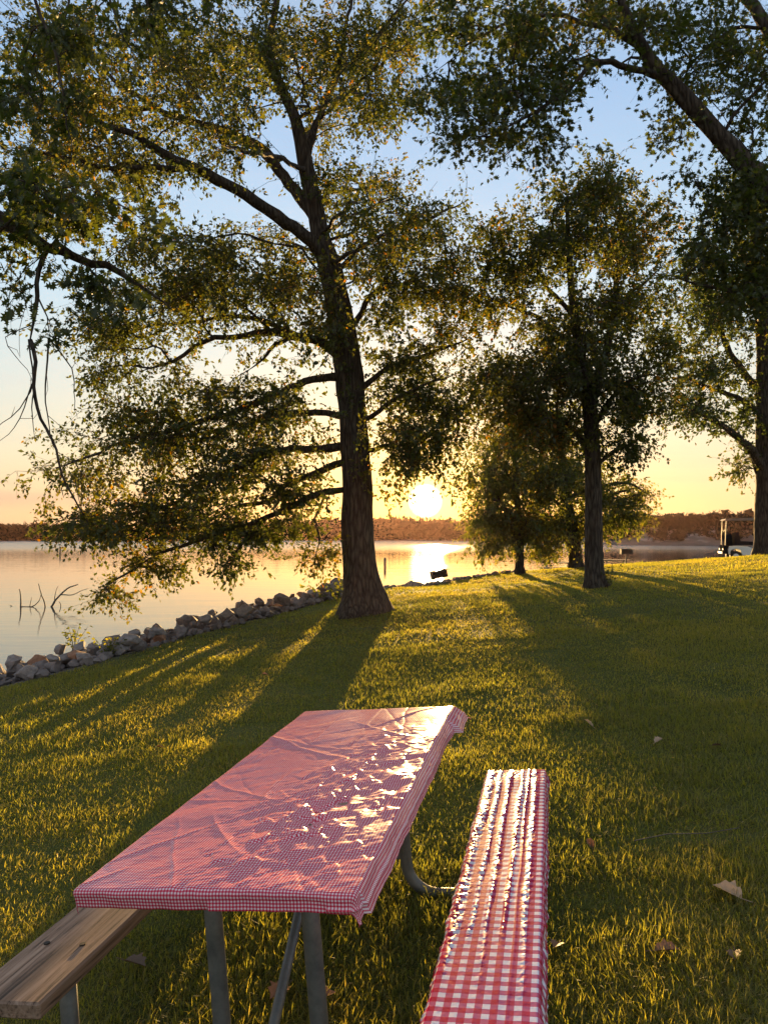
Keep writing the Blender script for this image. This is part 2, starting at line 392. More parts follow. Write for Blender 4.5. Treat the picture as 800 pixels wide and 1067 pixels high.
# ------------------------------------------------------------------ trees
LEAF_SIMPLE = (np.array([(0, 0, 0), (-.3, .45, .09), (.3, .5, .09), (0, 1, -.05)]), [np.array([0, 3, 1]), np.array([0, 2, 3])])
def _lobed(half=None):
    half = half or [(0, 0), (.05, .12), (.30, .18), (.12, .32), (.46, .46), (.15, .56), (.36, .76), (.1, .78), (0, 1.02)]
    v = []; f = []
    mid = [(0, 0), (0, .25), (0, .5), (0, .75), (0, 1.02)]
    for s in (-1, 1):
        base = len(v)
        for x, y in half: v.append((s*x, y, abs(x)*.3-.08*y*y))
        q = [(0, 1, 2, 3), (0, 3, 4, 5), (0, 5, 6, 7), (0, 7, 8)]
        for t in q: f.append(np.array([base+a for a in (t if s < 0 else t[::-1])]))
    return np.array(v), f
LEAF_LOBED = _lobed(); LEAF_BROAD = _lobed([(0, 0), (.16, .1), (.3, .27), (.24, .36), (.42, .55), (.27, .62), (.3, .8), (.12, .86), (0, 1.02)])
def place_leaves(mb, pos, dirs, size, tpl, tint, flat=.5):
    n = len(pos); tv, tf = tpl
    d = dirs/np.linalg.norm(dirs, axis=1)[:, None]
    up = rng.normal(0, .6, (n, 3)); up[:, 2] += flat*1.6
    sx = np.cross(d, up); sx /= np.linalg.norm(sx, axis=1)[:, None]+1e-9; nz = np.cross(sx, d)
    v = pos[:, None]+size[:, None, None]*(tv[None, :, 0:1]*sx[:, None]+tv[None, :, 1:2]*d[:, None]+tv[None, :, 2:3]*nz[:, None])
    i = np.arange(n)[:, None]*len(tv)
    by = {}
    for f in tf: by.setdefault(len(f), []).append(f)
    fs = [(i[:, None, :]+np.array(q)[None]).reshape(-1, k) for k, q in by.items()]
    mb.add(v.reshape(-1, 3), fs, np.repeat(tint, len(tv)))

def tree(name, label, d0, trunk, limbs, blobs, leaf='leaf', group=None, size=(.075, .11), per=(4, 11), tpl=LEAF_SIMPLE, droop=.25, tintoff=0, tw=.004,
         sub_len=(.25, .55), lump=.05, flat=.5, bare=(), dens=1., ends=1, thin=1.):
    mpp = d0/800
    root = empty(name, label, 'tree', P(trunk[0][0], trunk[0][1], trunk[0][2] if len(trunk[0]) > 3 else d0), 0, group)
    base = np.array(root.location)
    def conv(path, d):
        out = []
        for q in path:
            px, py, dd, r = q if len(q) == 4 else (q[0], q[1], d, q[2])
            out.append([*P(px, py, dd), r*mpp])
        return np.array(out)
    wood = MB(); pos = []; par = []; dr = []; rad = []; paths = []
    def add_path(pts, radii, parent):
        ids = []; prev = parent
        for k in range(len(pts)):
            dv = pts[k]-(pos[prev] if prev >= 0 else pts[k]-np.array([0, 0, 1.]))
            L = np.linalg.norm(dv); pos.append(pts[k]); par.append(prev); dr.append(dv/(L+1e-9)); rad.append(radii[k]); prev = len(pos)-1; ids.append(prev)
        return ids
    t = smooth_path(conv(trunk, d0), .14); t[:, 3] *= np.where(np.arange(len(t)) > len(t)*.25, thin, 1); t[0, 2] -= .12; t[0, :3]
    ids = add_path(t[:, :3], t[:, 3], -1); fl = np.exp(-np.maximum(0, t[:, 2]-base[2])/.35)
    wood.tube(t[:, :3], t[:, 3], 28, True, lump=lump*(.5+2.4*fl), knob=.15)
    auto = []
    for lb in limbs:
        c = conv(lb, d0)
        j = int(np.argmin(np.linalg.norm(np.array(pos)-c[0, :3], axis=1)))
        c[0, :3] = pos[j]; c = smooth_path(c, .2); n = len(c); c[:, 3] *= thin; c[-3:, 3] *= np.array([.8, .6, .35])[-min(3, n):]
        c[1:, :3] += (np.cumsum(rng.normal(0, .017, (n-1, 3)), 0))*np.minimum(1, np.arange(1, n)/3)[:, None]
        if ends:
            for q in c[int(n*.55):, :3]: auto += [q+rng.normal(0, .22, 3)+np.array([0, 0, .06]) for _ in range(ends)]
        add_path(c[1:, :3], c[1:, 3], j); wood.tube(c[:, :3], c[:, 3], 10, True, lump=.03, knob=.25)
    nh = len(pos)
    # targets for twigs
    tg = []
    for b in blobs:
        px, py, dd, rx, ry, rd, n = b; n = int(n*dens)
        u = rng.normal(size=(n, 3)); u /= np.linalg.norm(u, axis=1)[:, None]; u *= np.minimum(np.abs(rng.normal(.66, .4, (n, 1))), 1.7)
        for q in u:
            d = dd+q[1]*rd; tg.append(P(px+q[0]*rx, py+q[2]*ry, max(d, 2.5)))
    tg = np.array(tg+auto)
    hp = np.array(pos); dist = np.array([np.min(((hp-p)**2).sum(1)) for p in tg]); order = np.argsort(dist)
    cap = nh+len(tg)*9+10; PA = np.empty((cap, 3)); DA = np.empty((cap, 3)); n = nh; PA[:n] = pos; DA[:n] = dr
    ok = np.ones(cap, bool); ok[:max(2, int(len(t)*.12))] = False
    tips = []
    for oi in order:
        p = tg[oi]; v = p-PA[:n]; L = np.linalg.norm(v, axis=1)+1e-6
        cs = (v*DA[:n]).sum(1)/L; j = int(np.argmin(np.where(ok[:n], L*(1.25-.5*cs), 1e9))); l = L[j]
        if l < .08: continue
        m = int(min(8, max(2, math.ceil(l/.3)))); s = np.linspace(0, 1, m+1)[1:, None]
        ctl = PA[j]+DA[j]*l*.45+rng.normal(0, .06*l, 3); ctl[2] += .1*l
        q = (1-s)**2*PA[j]+2*s*(1-s)*ctl+s*s*p+rng.normal(0, .02, (m, 3))*np.minimum(1, l)
        idn = add_path(list(q), [0]*m, j); PA[n:n+m] = q; DA[n:n+m] = np.array(dr[n:n+m]); n += m
        paths.append((j, idn)); tips.append(idn[-1])
    cnt = np.zeros(len(pos))
    for x in tips: cnt[x] += 1
    for k in range(len(pos)-1, nh-1, -1): cnt[par[k]] += cnt[k]
    ra = np.array(rad); tr = tw*np.maximum(cnt, 1)**.45
    PN = np.array(pos); mbl = MB(); LP = []; LD = []
    for j, idn in paths:
        pts = np.vstack([PN[j], PN[idn]]); rr = np.concatenate([[tr[idn[0]]*1.05], tr[idn]]); rr[-1] *= .6
        wood.tube(pts, np.minimum(rr, max(ra[j], tr[idn[0]]) if j < nh else 9), 5 if rr[0] > .012 else 3, False)
        for s in range(rng.integers(per[0]-1, per[0]+2)):
            a = len(pts)-1-rng.random()**1.3*min(len(pts)-1, 3); i0 = int(a); f = a-i0; b0 = pts[i0]*(1-f)+pts[min(i0+1, len(pts)-1)]*f
            dv = rng.normal(0, 1, 3)+1.1*(pts[-1]-pts[-2])/(np.linalg.norm(pts[-1]-pts[-2])+1e-6); dv[2] -= droop; dv /= np.linalg.norm(dv)
            ln = rng.uniform(*sub_len); e = b0+dv*ln; e[2] -= droop*.25*ln; mid = (b0+e)/2+rng.normal(0, .03, 3)*ln
            wood.tube(np.array([b0, mid, e]), [tw*.6, tw*.5, tw*.3], 3, False)
            k = rng.integers(per[1]-3, per[1]+4); tt = rng.uniform(.15, 1.05, k)[:, None]
            LP.append((1-tt)**2*b0+2*tt*(1-tt)*mid+tt*tt*e+rng.normal(0, .025, (k, 3)))
            d3 = rng.normal(0, .75, (k, 3))+dv*.8; d3[:, 2] -= droop*1.2; LD.append(d3)
    for lb, r0 in bare:
        c = conv([(*q, r0) if len(q) == 3 else q for q in lb], d0); hp_ = np.array(pos[:nh]); jn = int(np.argmin(((hp_-c[0, :3])**2).sum(1))); c[0, :3] = hp_[jn] if np.linalg.norm(hp_[jn]-c[0, :3]) < .25 else c[0, :3]; c = smooth_path(c, .12); nn = len(c); c[:, :3] += np.cumsum(rng.normal(0, .006, (nn, 3)), 0)
        wood.tube(c[:, :3], np.linspace(c[0, 3], c[-1, 3]*.35, nn), 5, True)
        for k in range(3, nn, 4):
            e = c[k, :3]+rng.normal(0, .11, 3)+np.array([0, 0, -.08]); wood.tube(np.array([c[k, :3], (c[k, :3]+e)/2+rng.normal(0, .015, 3), e]), [.003, .0024, .0015], 3, False)
    LP = np.concatenate(LP); LD = np.concatenate(LD); nL = len(LP)
    cl = noise3(LP*.9); tint = np.clip(cl*.75+rng.normal(0, .16, nL)+tintoff, 0, 1)
    tint = np.where(rng.random(nL) < .03, np.clip(tint+.35, 0, 1), tint)
    place_leaves(mbl, LP, LD, np.clip(rng.normal((size[0]+size[1])/2, (size[1]-size[0])*.42, nL), size[0]*.5, size[1]*1.25), tpl, tint, flat)
    for mb in (wood, mbl): mb.v = [v-base for v in mb.v]
    wood.build('trunk', M['bark'], root, smooth=True); mbl.build('crown', M[leaf], root)
    return nL

# --- the big pin oak by the shore
D = 13.8
trunk = [(378, 640, D, 33), (377.5, 632, D, 27), (377, 620, D, 22.5), (376, 605, D, 19.5), (375, 585, D, 17.5), (373, 550, D, 16.3), (371, 500, D, 15.4), (369, 450, D, 15), (365, 400, D, 14.2), (360, 360, D, 13.6),
         (352, 315, D, 13), (343, 275, D, 12), (334, 245, D, 10), (327, 210, D, 9), (320, 178, D, 8.2), (315, 153, D, 7.2), (308, 125, D, 6), (297, 100, D, 5.2), (287, 75, D, 4.6), (281, 45, D, 4),
         (286, 15, D, 3.5), (292, -30, D, 3), (290, -90, D, 2.5), (296, -160, D, 1.5)]
def L(pts, r0, r1, d0=0., d1=0.):
    n = len(pts); return [(p[0], p[1], D+d0+(d1-d0)*i/(n-1), r0+(r1-r0)*i/(n-1)) for i, p in enumerate(pts)]
limbs = [
    L([(344, 274), (325, 252), (295, 228), (265, 208), (225, 186), (190, 168), (165, 155), (140, 140), (105, 125), (60, 105)], 8, 1.8, 0, -2.2),
    L([(331, 232), (312, 205), (290, 180), (270, 160), (240, 143), (210, 132), (175, 122), (150, 105), (120, 88), (80, 60)], 7.2, 1.6, 0, 1.6),
    L([(165, 115), (140, 114), (122, 122), (108, 136), (85, 141), (60, 139), (30, 128)], 3.4, 1.2, 1.2, .6),
    L([(222, 185), (200, 174), (150, 172), (110, 172), (80, 164), (40, 155), (5, 150)], 3.6, 1.2, -1.2, -1.8),
    L([(317, 165), (326, 145), (334, 122), (346, 98), (356, 75), (360, 48), (366, 15), (375, -30)], 5, 1.5, 0, 1),
    L([(354, 80), (370, 62), (388, 42), (405, 22), (430, -10)], 2.6, 1.2, .7, 1.5),
    L([(336, 118), (358, 104), (374, 88), (395, 75)], 2.2, 1, .3, -.8),
    L([(345, 250), (372, 238), (386, 218), (410, 205)], 2, 1, 0, -.8),
    L([(357, 378), (340, 360), (325, 352), (305, 348), (280, 347), (250, 351), (215, 360), (185, 378), (150, 390)], 5.4, 1.3, 0, -1),
    L([(310, 349), (285, 337), (262, 330), (235, 328), (200, 333), (160, 335), (110, 345)], 3.2, 1.1, -.3, .8),
    L([(312, 350), (290, 362), (275, 380), (262, 392)], 2.2, 1, -.3, -.8),
    L([(358, 394), (335, 391), (312, 398), (285, 412), (250, 424), (210, 438), (170, 450), (130, 460), (90, 475), (55, 488)], 4.8, 1, 0, -1.2),
    L([(361, 436), (330, 431), (280, 438), (240, 446), (200, 457), (160, 470), (110, 470)], 4.2, 1.1, 0, 1.4),
    L([(362, 464), (312, 466), (277, 472), (242, 490), (215, 505), (190, 522), (150, 532), (95, 546)], 4.6, 1, 0, -.6),
    L([(364, 482), (330, 489), (300, 500), (278, 516), (240, 528), (200, 545), (150, 555)], 4, 1, 0, 1.2),
    L([(367, 505), (330, 519), (290, 537), (250, 554), (215, 569), (180, 580), (140, 600), (105, 624)], 3.6, .9, 0, -.8),
    L([(283, 540), (262, 558), (245, 578), (228, 592)], 1.8, .8, -.3, -.6), L([(340, 517), (332, 540), (335, 565), (328, 585)], 1.6, .7, -.1, -.5),
    L([(369, 412), (386, 395), (410, 382), (440, 372), (470, 362), (495, 356)], 3.6, 1, 0, .5),
    L([(371, 445), (395, 430), (420, 415), (445, 402), (475, 390)], 3.2, 1, 0, -.7),
    L([(374, 474), (400, 468), (425, 468), (452, 462), (476, 464)], 3, .9, 0, .6),
    L([(360, 352), (374, 326), (384, 308), (402, 300), (432, 294), (472, 288)], 3.4, 1, 0, .4),
    L([(348, 285), (380, 258), (420, 242), (465, 225), (490, 210)], 3, 1, 0, 1.2),
]
for k in range(9):   # limbs towards and away from the viewer
    i = 11+k % 7; q = trunk[i]; s = -1 if k % 2 else 1; ln = rng.uniform(3, 4.8)
    e = rng.uniform(30, 90)*(1 if k % 3 else -1); limbs.append([(q[0], q[1], D, 2.6), (q[0]+e*.3, q[1]-14, D+s*ln*.3, 2.1), (q[0]+e*.65, q[1]-24, D+s*ln*.65, 1.5), (q[0]+e, q[1]-28, D+s*ln, .7)])
blobs = [  # px, py, depth, rx, ry, depth radius, twigs
    (215, 405, 13.3, 120, 16, 1.8, 80), (150, 430, 13.2, 80, 16, 1.5, 55), (280, 430, 13.4, 80, 30, 2.4, 100), (180, 458, 13.6, 110, 18, 2, 100), (80, 492, 12.8, 45, 13, 1, 28), (260, 480, 13.8, 90, 24, 2.2, 90),
    (200, 505, 13.5, 110, 20, 2, 95), (310, 510, 13.8, 50, 22, 2, 40), (175, 535, 13.2, 110, 16, 1.6, 120), (105, 548, 13, 55, 12, 1.2, 60), (240, 555, 13.4, 70, 14, 1.6, 55),
    (155, 590, 13.1, 45, 14, .8, 30), (115, 617, 13, 18, 9, .5, 9), (240, 584, 13.1, 20, 10, .6, 12), (330, 578, 13.4, 22, 9, .7, 12), (290, 545, 13.5, 40, 12, 1, 22),
    (200, 300, 13.6, 120, 34, 2.5, 210), (120, 340, 13.2, 60, 26, 1.8, 75), (110, 385, 13, 35, 14, 1, 20), (300, 300, 13.8, 60, 38, 2.8, 100), (235, 262, 13.6, 90, 30, 2.5, 100), (340, 340, 13.2, 30, 40, 2.4, 45), (150, 255, 13, 50, 22, 1.6, 30),
    (60, 165, 12.4, 75, 26, 2, 70), (150, 175, 13, 60, 34, 2.2, 60), (90, 110, 13, 110, 36, 3, 130), (60, 50, 13, 90, 55, 3, 120), (190, 60, 13.6, 100, 60, 3.4, 190), (280, 50, 14, 80, 60, 3.4, 150),
    (350, 60, 14.4, 60, 60, 3, 120), (390, 110, 14.4, 40, 34, 2, 50), (410, 40, 14.5, 45, 60, 2.6, 80), (230, 140, 13.6, 60, 36, 2.4, 50), (345, 190, 14.2, 32, 40, 2, 40), (150, -60, 14, 220, 50, 3.5, 110), (360, -60, 14.2, 120, 50, 3, 60),
    (440, 300, 14, 60, 22, 1.8, 70), (400, 270, 14, 45, 28, 2, 55), (430, 232, 14, 55, 26, 1.8, 60), (420, 375, 13.9, 55, 16, 1.5, 50), (430, 410, 13.8, 55, 18, 1.6, 60), (425, 450, 13.6, 50, 26, 2, 70), (430, 478, 13.7, 42, 13, 1.4, 36), (410, 505, 13.6, 22, 8, .8, 8), (478, 500, 13.8, 10, 10, .6, 5), (470, 340, 14.2, 35, 18, 1.2, 30), (400, 330, 13.5, 30, 24, 1.6, 30), (465, 425, 13.9, 35, 24, 1.2, 34), (470, 265, 14.4, 36, 26, 1.4, 40), (478, 310, 14.3, 30, 20, 1.2, 26), (460, 458, 13.8, 32, 18, 1.2, 28), (395, 190, 14.2, 26, 22, 1.2, 14), (40, 230, 12.6, 50, 26, 1.4, 30),
]
nl = tree('oak_tree', 'large oak with the thickest trunk, standing on the grass beside the rocky shore', D, trunk, limbs, blobs, 'leaf', size=(.055, .092), per=(4, 11), droop=.35)

# --- tree in the middle right
D = 15.
trunk = [(620, 613, D, 15), (620, 607, D, 12), (619, 596, D, 10), (618.5, 570, D, 9), (618, 530, D, 8.6), (617, 480, D, 8), (615, 435, D, 7.5), (611, 408, D, 6.8), (604, 372, D, 5.4), (598, 330, D, 4.4), (594, 290, D, 3.6), (592, 250, D, 2.8), (590, 205, D, 1.8)]
limbs = [L([(614, 425), (624, 392), (633, 352), (640, 305), (642, 250), (638, 200)], 5.4, 1.5, 0, .6), L([(605, 375), (582, 350), (560, 336), (540, 326), (510, 318)], 3.6, 1, 0, -.6), L([(616, 445), (640, 415), (662, 398), (685, 385)], 3.4, 1, 0, -.5),
         L([(598, 330), (575, 300), (560, 280), (540, 262)], 2.8, 1, 0, .8), L([(636, 335), (655, 310), (675, 295), (690, 280)], 2.8, 1, .3, 0), L([(617, 470), (590, 440), (565, 430), (540, 425)], 3, 1, 0, .6), L([(617, 490), (640, 470), (655, 465), (668, 470)], 2.4, .8, 0, .2),
         L([(612, 410), (608, 390), (606, 370), (610, 350)], 3.5, 1, 0, -2.4), L([(612, 410), (618, 385), (622, 365), (615, 345)], 3.5, 1, 0, 2.6)]
blobs = [(620, 205, 15, 58, 32, 1.6, 120), (585, 250, 15, 70, 34, 2, 130), (650, 255, 15, 50, 32, 1.8, 85), (535, 285, 15, 66, 36, 1.6, 90), (640, 320, 15, 60, 34, 2.2, 110), (590, 345, 15, 50, 24, 2.2, 60), (598, 392, 15, 108, 40, 2.6, 220), (540, 420, 15.2, 62, 40, 1.8, 120), (515, 245, 15, 34, 26, 1.2, 26), (688, 360, 15, 26, 40, 1.2, 40), (685, 230, 15, 20, 26, 1, 14),
         (655, 415, 15, 40, 34, 1.6, 75), (655, 462, 15, 28, 22, .9, 34), (520, 385, 15, 34, 18, 1, 32), (580, 450, 15, 50, 24, 1.8, 70), (505, 315, 15, 30, 18, 1, 24)]
tree('shade_tree', 'medium tree with slender dark trunk on the lawn in front of the far tables', D, trunk, limbs, blobs, 'leaf', size=(.06, .1), per=(4, 10), droop=.2, tw=.004, dens=1.2)

# --- tree at the right edge of the lawn
D = 24.
trunk = [(803, 578, D, 20), (802, 570, D, 16), (801, 550, D, 14), (800, 510, D, 13), (799, 460, D, 12), (798, 410, D, 10.5), (796, 350, D, 8.5), (790, 290, D, 7), (787, 230, D, 5), (792, 170, D, 3)]
limbs = [L([(799, 500), (788, 478), (776, 462), (756, 446), (735, 435), (714, 424), (695, 416)], 5.5, 1, 0, -1.5), L([(800, 520), (786, 492), (780, 475), (770, 468)], 3, 1, 0, .5), L([(798, 415), (775, 385), (755, 355), (742, 320), (735, 290)], 4.5, 1.2, 0, 1),
         L([(797, 440), (770, 415), (745, 405), (715, 395)], 3.4, 1, 0, -1), L([(798, 420), (830, 380), (850, 330), (870, 270)], 5, 1.4, 0, .5), L([(799, 480), (830, 440), (865, 420)], 4, 1.2, 0, -.5), L([(792, 300), (770, 260), (755, 230)], 3.4, 1.2, 0, -1)]
blobs = [(745, 330, 24, 48, 38, 2.6, 120), (735, 385, 24, 45, 26, 2.2, 80), (718, 425, 23.4, 34, 20, 1.6, 55), (775, 430, 24, 25, 26, 2, 40), (780, 280, 24, 60, 44, 3, 130), (720, 290, 24, 36, 28, 2, 50), (768, 486, 24, 18, 12, 1, 14), (780, 210, 24, 55, 40, 3, 90), (850, 340, 24, 50, 90, 3, 130), (860, 220, 24, 50, 50, 3, 60), (850, 440, 24, 45, 30, 2.5, 50)]
tree('shade_tree', 'tall tree with thick trunk on the crest of the lawn beside the golf cart', D, trunk, limbs, blobs, 'leaf_dark', size=(.09, .14), per=(4, 9), sub_len=(.35, .75), droop=.2, tw=.006)

# --- two low trees by the shore
D = 24.
trunk = [(541, 599, D, 6.5), (541, 590, D, 4.6), (541.5, 570, D, 4), (541, 545, D, 3.6), (538, 515, D, 3), (536, 480, D, 2.2), (535, 445, D, 1.4)]
limbs = [L([(541, 550), (520, 520), (505, 500), (495, 490)], 2, .7, 0, -.5), L([(540, 530), (555, 505), (565, 485)], 2, .7, 0, .6), L([(538, 510), (520, 480), (510, 460)], 1.8, .7, 0, 1)]
blobs = [(515, 535, 24, 32, 28, 1.8, 85), (545, 545, 24, 40, 20, 1.8, 85), (520, 495, 24, 38, 32, 2, 110), (535, 455, 24, 34, 32, 2, 90), (512, 566, 23.8, 22, 8, 1, 22), (560, 500, 24, 30, 40, 2, 75)]
tree('young_tree', 'thin trunked low tree with drooping yellow green leaves at the edge of the lake', D, trunk, limbs, blobs, 'leaf_light', dens=1.5, size=(.075, .12), per=(4, 9), sub_len=(.35, .75), droop=.8, tw=.005)
D = 25.
trunk = [(601, 594, D, 10), (600, 586, D, 7.4), (598, 565, D, 6.6), (594, 540, D, 6), (588, 510, D, 5), (585, 480, D, 4), (583, 450, D, 2.5), (580, 425, D, 1.5)]
limbs = [L([(595, 545), (620, 526), (645, 516), (668, 512)], 2.6, .8, 0, .6), L([(593, 535), (575, 520), (562, 515)], 2.2, .8, 0, -.8), L([(588, 510), (605, 485), (615, 460)], 2.4, .8, 0, 1), L([(590, 520), (630, 505), (655, 505), (678, 518)], 2, .8, 0, -.4)]
blobs = [(585, 545, 25, 36, 18, 2, 65), (650, 535, 25.4, 24, 9, 1.2, 22), (655, 518, 25, 32, 18, 1.4, 36), (590, 490, 25, 45, 36, 2.4, 130), (580, 440, 25, 40, 28, 2, 70), (625, 520, 25, 30, 26, 2, 55), (570, 565, 24.8, 22, 8, 1.2, 24), (618, 548, 25.2, 14, 10, 1, 12)]
tree('young_tree', 'leaning low tree with drooping yellow green leaves beside the far picnic tables', D, trunk, limbs, blobs, 'leaf_light', dens=1.5, size=(.075, .12), per=(4, 9), sub_len=(.35, .75), droop=.8, tw=.005)

# --- overhanging tree whose trunk stands off to the right
D = 9.
trunk = [(1075, 742, D, 34), (1074, 725, D, 30), (1070, 660, D, 27), (1050, 520, D, 25), (1015, 400, D, 24), (960, 310, D, 21), (895, 268, D, 18), (840, 235, D, 16), (805, 205, D, 14.5), (770, 165, D, 12.5), (745, 138, D, 11.5), (720, 110, D, 10.5), (700, 88, D, 9.5), (682, 70, D, 8.5), (666, 44, D, 7), (652, 15, D, 5.5), (640, -25, D, 4.5), (625, -70, D, 3)]
limbs = [L([(695, 82), (672, 73), (650, 64), (632, 59), (615, 63), (602, 74), (582, 88), (558, 99), (532, 112), (508, 126)], 4.6, 1.2, 0, -.6), L([(672, 55), (645, 32), (620, 22), (585, 16), (545, 22), (505, 40), (470, 70)], 4.4, 1.2, 0, .6),
         L([(668, 50), (690, 68), (660, 60), (646, 66)], 3, 2.6, 0, 0), L([(748, 142), (765, 120), (790, 95), (815, 70)], 3, 1, 0, -.5), L([(1010, 400), (930, 240), (870, 120), (820, 50), (780, 0), (740, -40)], 17, 5, 0, 1), L([(800, 24), (760, 32), (725, 58), (700, 85), (690, 110)], 3, 1, .8, 1),
         L([(960, 320), (900, 330), (840, 310), (790, 295), (745, 285), (715, 275)], 7, 1.2, 0, -.3), L([(850, 243), (810, 240), (770, 225), (735, 215)], 4, 1, 0, .4), L([(640, 30), (610, 0), (570, -20), (500, -30)], 4, 1.5, .2, 1), L([(560, 98), (545, 130), (530, 155), (510, 170)], 1.6, .8, -.4, -.3), L([(590, 85), (575, 115), (580, 140)], 1.4, .7, -.3, .1)]
blobs = [(470, 25, 9.4, 50, 38, 1, 70), (545, 30, 9.2, 60, 38, 1.2, 95), (520, 90, 8.8, 60, 30, 1, 75), (465, 95, 9.2, 36, 30, .8, 38), (500, 140, 8.6, 55, 24, .8, 45), (560, 145, 8.7, 36, 22, .7, 28), (575, 80, 9, 40, 30, .9, 45), (625, 10, 9, 50, 26, 1, 60), (690, 20, 9.3, 50, 34, 1, 70),
         (760, 50, 9.5, 45, 45, 1, 75), (715, 85, 9.4, 40, 30, .8, 34), (780, 115, 9.2, 34, 30, .8, 26), (690, 130, 9, 26, 14, .5, 10), (700, 150, 9, 14, 14, .4, 6), (610, 62, 9, 30, 24, .6, 20), (560, -40, 9.3, 120, 30, 1, 50), (720, -40, 9.5, 100, 30, 1, 40), (820, 70, 9.5, 30, 60, 1, 40),
         (765, 225, 9, 42, 28, .7, 75), (735, 270, 8.8, 30, 26, .6, 50), (785, 290, 9, 30, 40, .7, 75), (770, 180, 9.2, 34, 22, .6, 26), (730, 190, 9, 22, 26, .5, 14), (785, 190, 8.7, 22, 40, .4, 26), (800, 240, 8.7, 22, 40, .4, 26), (840, 280, 9, 40, 60, .8, 40), (745, 320, 9, 36, 16, .6, 16)]
tree('overhanging_tree', 'tree beyond the right edge with one thick limb arching across blue sky', D, trunk, limbs, blobs, 'leaf_dark', size=(.05, .085), per=(3, 7), tpl=LEAF_LOBED, sub_len=(.18, .42), droop=.25, tw=.0035, tintoff=.05, thin=.84)

# --- overhanging tree whose trunk stands off to the left
D = 6.2
trunk = [(-400, 840, D, 45), (-400, 820, D, 38), (-398, 700, D, 33), (-395, 500, D, 30), (-385, 300, D, 27), (-370, 150, D, 24), (-360, 0, D, 20), (-350, -150, D, 16), (-340, -300, D, 11), (-330, -450, D, 6)]
limbs = [L([(-385, 290), (-300, 215), (-200, 190), (-100, 196), (-40, 208), (-10, 222), (15, 238), (40, 250), (72, 261), (105, 268), (135, 277), (160, 290), (185, 310)], 15, 1.6, 0, 0),
         L([(-365, 60), (-250, -60), (-120, -90), (0, -80), (120, -60), (240, -40)], 12, 3, 0, 1.4), L([(36, 249), (41, 278), (40, 305), (38, 335), (36, 352)], 3.6, 2.6, 0, 0),
         L([(40, 316), (50, 330), (56, 350)], 1.8, 1.3, 0, .1), L([(-10, -80), (30, -40), (46, 5), (58, 45), (70, 90), (77, 128), (82, 158)], 3.2, 1.2, .7, .5), L([(60, -68), (68, -20), (68, 20), (66, 50)], 2.4, 1, .9, .8), L([(95, -62), (116, 0), (130, 38), (142, 62)], 2.4, 1, 1, .9),
         L([(130, -58), (150, 0), (165, 42), (180, 80)], 2.6, 1, 1.1, 1), L([(50, 256), (70, 235), (90, 218), (105, 212)], 2.2, .9, 0, .2), L([(80, 262), (100, 285), (112, 310), (120, 330)], 2, .8, 0, .2), L([(10, 235), (0, 240), (-15, 250)], 2, 1, 0, 0), L([(20, 240), (35, 205), (40, 190)], 2, 1, 0, 0)]
bare = [([(36, 352, D), (37, 375, D), (36, 400, D), (40, 425, D), (50, 448, D), (59, 468, D), (65, 492, D), (75, 515, D), (86, 533, D)], 2.3), ([(56, 350, D+.1), (50, 385, D+.1), (50, 415, D), (54, 440, D), (58, 460, D)], 1.2), ([(35, 365, D), (34, 395, D), (26, 415, D), (12, 435, D), (-6, 448, D)], 1.0),
        ([(33, 400, D), (24, 425, D), (12, 445, D), (-4, 458, D)], .8), ([(4, 330, D), (6, 350, D), (16, 370, D), (28, 385, D), (32, 400, D)], .6), ([(64, 360, D), (74, 385, D), (77, 410, D), (76, 430, D)], .9), ([(72, 345, D), (80, 365, D), (84, 378, D)], .8), ([(20, 250, D), (12, 280, D), (10, 310, D), (4, 330, D)], .7),
        ([(30, 255, D), (20, 290, D), (28, 320, D), (22, 345, D), (24, 372, D)], .6), ([(75, 265, D), (80, 290, D), (84, 310, D)], .7), ([(36, 405, D), (33, 425, D), (34, 445, D), (36, 455, D)], .8), ([(66, 505, D), (64, 512, D), (66, 520, D)], .8), ([(78, 505, D), (82, 520, D), (86, 532, D)], .7), ([(110, 270, D), (130, 255, D), (150, 248, D), (165, 262, D)], .6)]
blobs = [(22, 195, D, 30, 28, .5, 36), (60, 205, D, 34, 26, .5, 34), (105, 205, D+.1, 34, 20, .4, 26), (20, 235, D, 28, 18, .3, 12), (85, 225, D, 24, 16, .3, 9), (55, 272, D, 14, 14, .25, 4), (98, 300, D+.1, 22, 24, .3, 14), (56, 345, D+.05, 14, 10, .2, 6), (5, 275, D, 10, 10, .2, 3), (10, 310, D, 10, 10, .2, 3), (130, 300, D, 26, 18, .3, 10), (145, 225, D+.1, 26, 12, .3, 8),
         (60, 30, 7, 50, 50, .6, 40), (150, 10, 7.2, 50, 40, .6, 36), (20, 90, 6.9, 36, 36, .5, 22), (80, 110, 6.8, 24, 34, .4, 12), (-80, 210, D, 40, 50, .6, 20), (200, -20, 7.4, 50, 30, .6, 20)]
tree('overhanging_tree', 'tree reaching in from beyond the left edge with a dark limb and bare hanging twigs', D, trunk, limbs, blobs, 'leaf_dark', size=(.055, .095), per=(3, 6), tpl=LEAF_LOBED, sub_len=(.12, .28), droop=.5, tw=.003, bare=bare, ends=0, thin=.78)

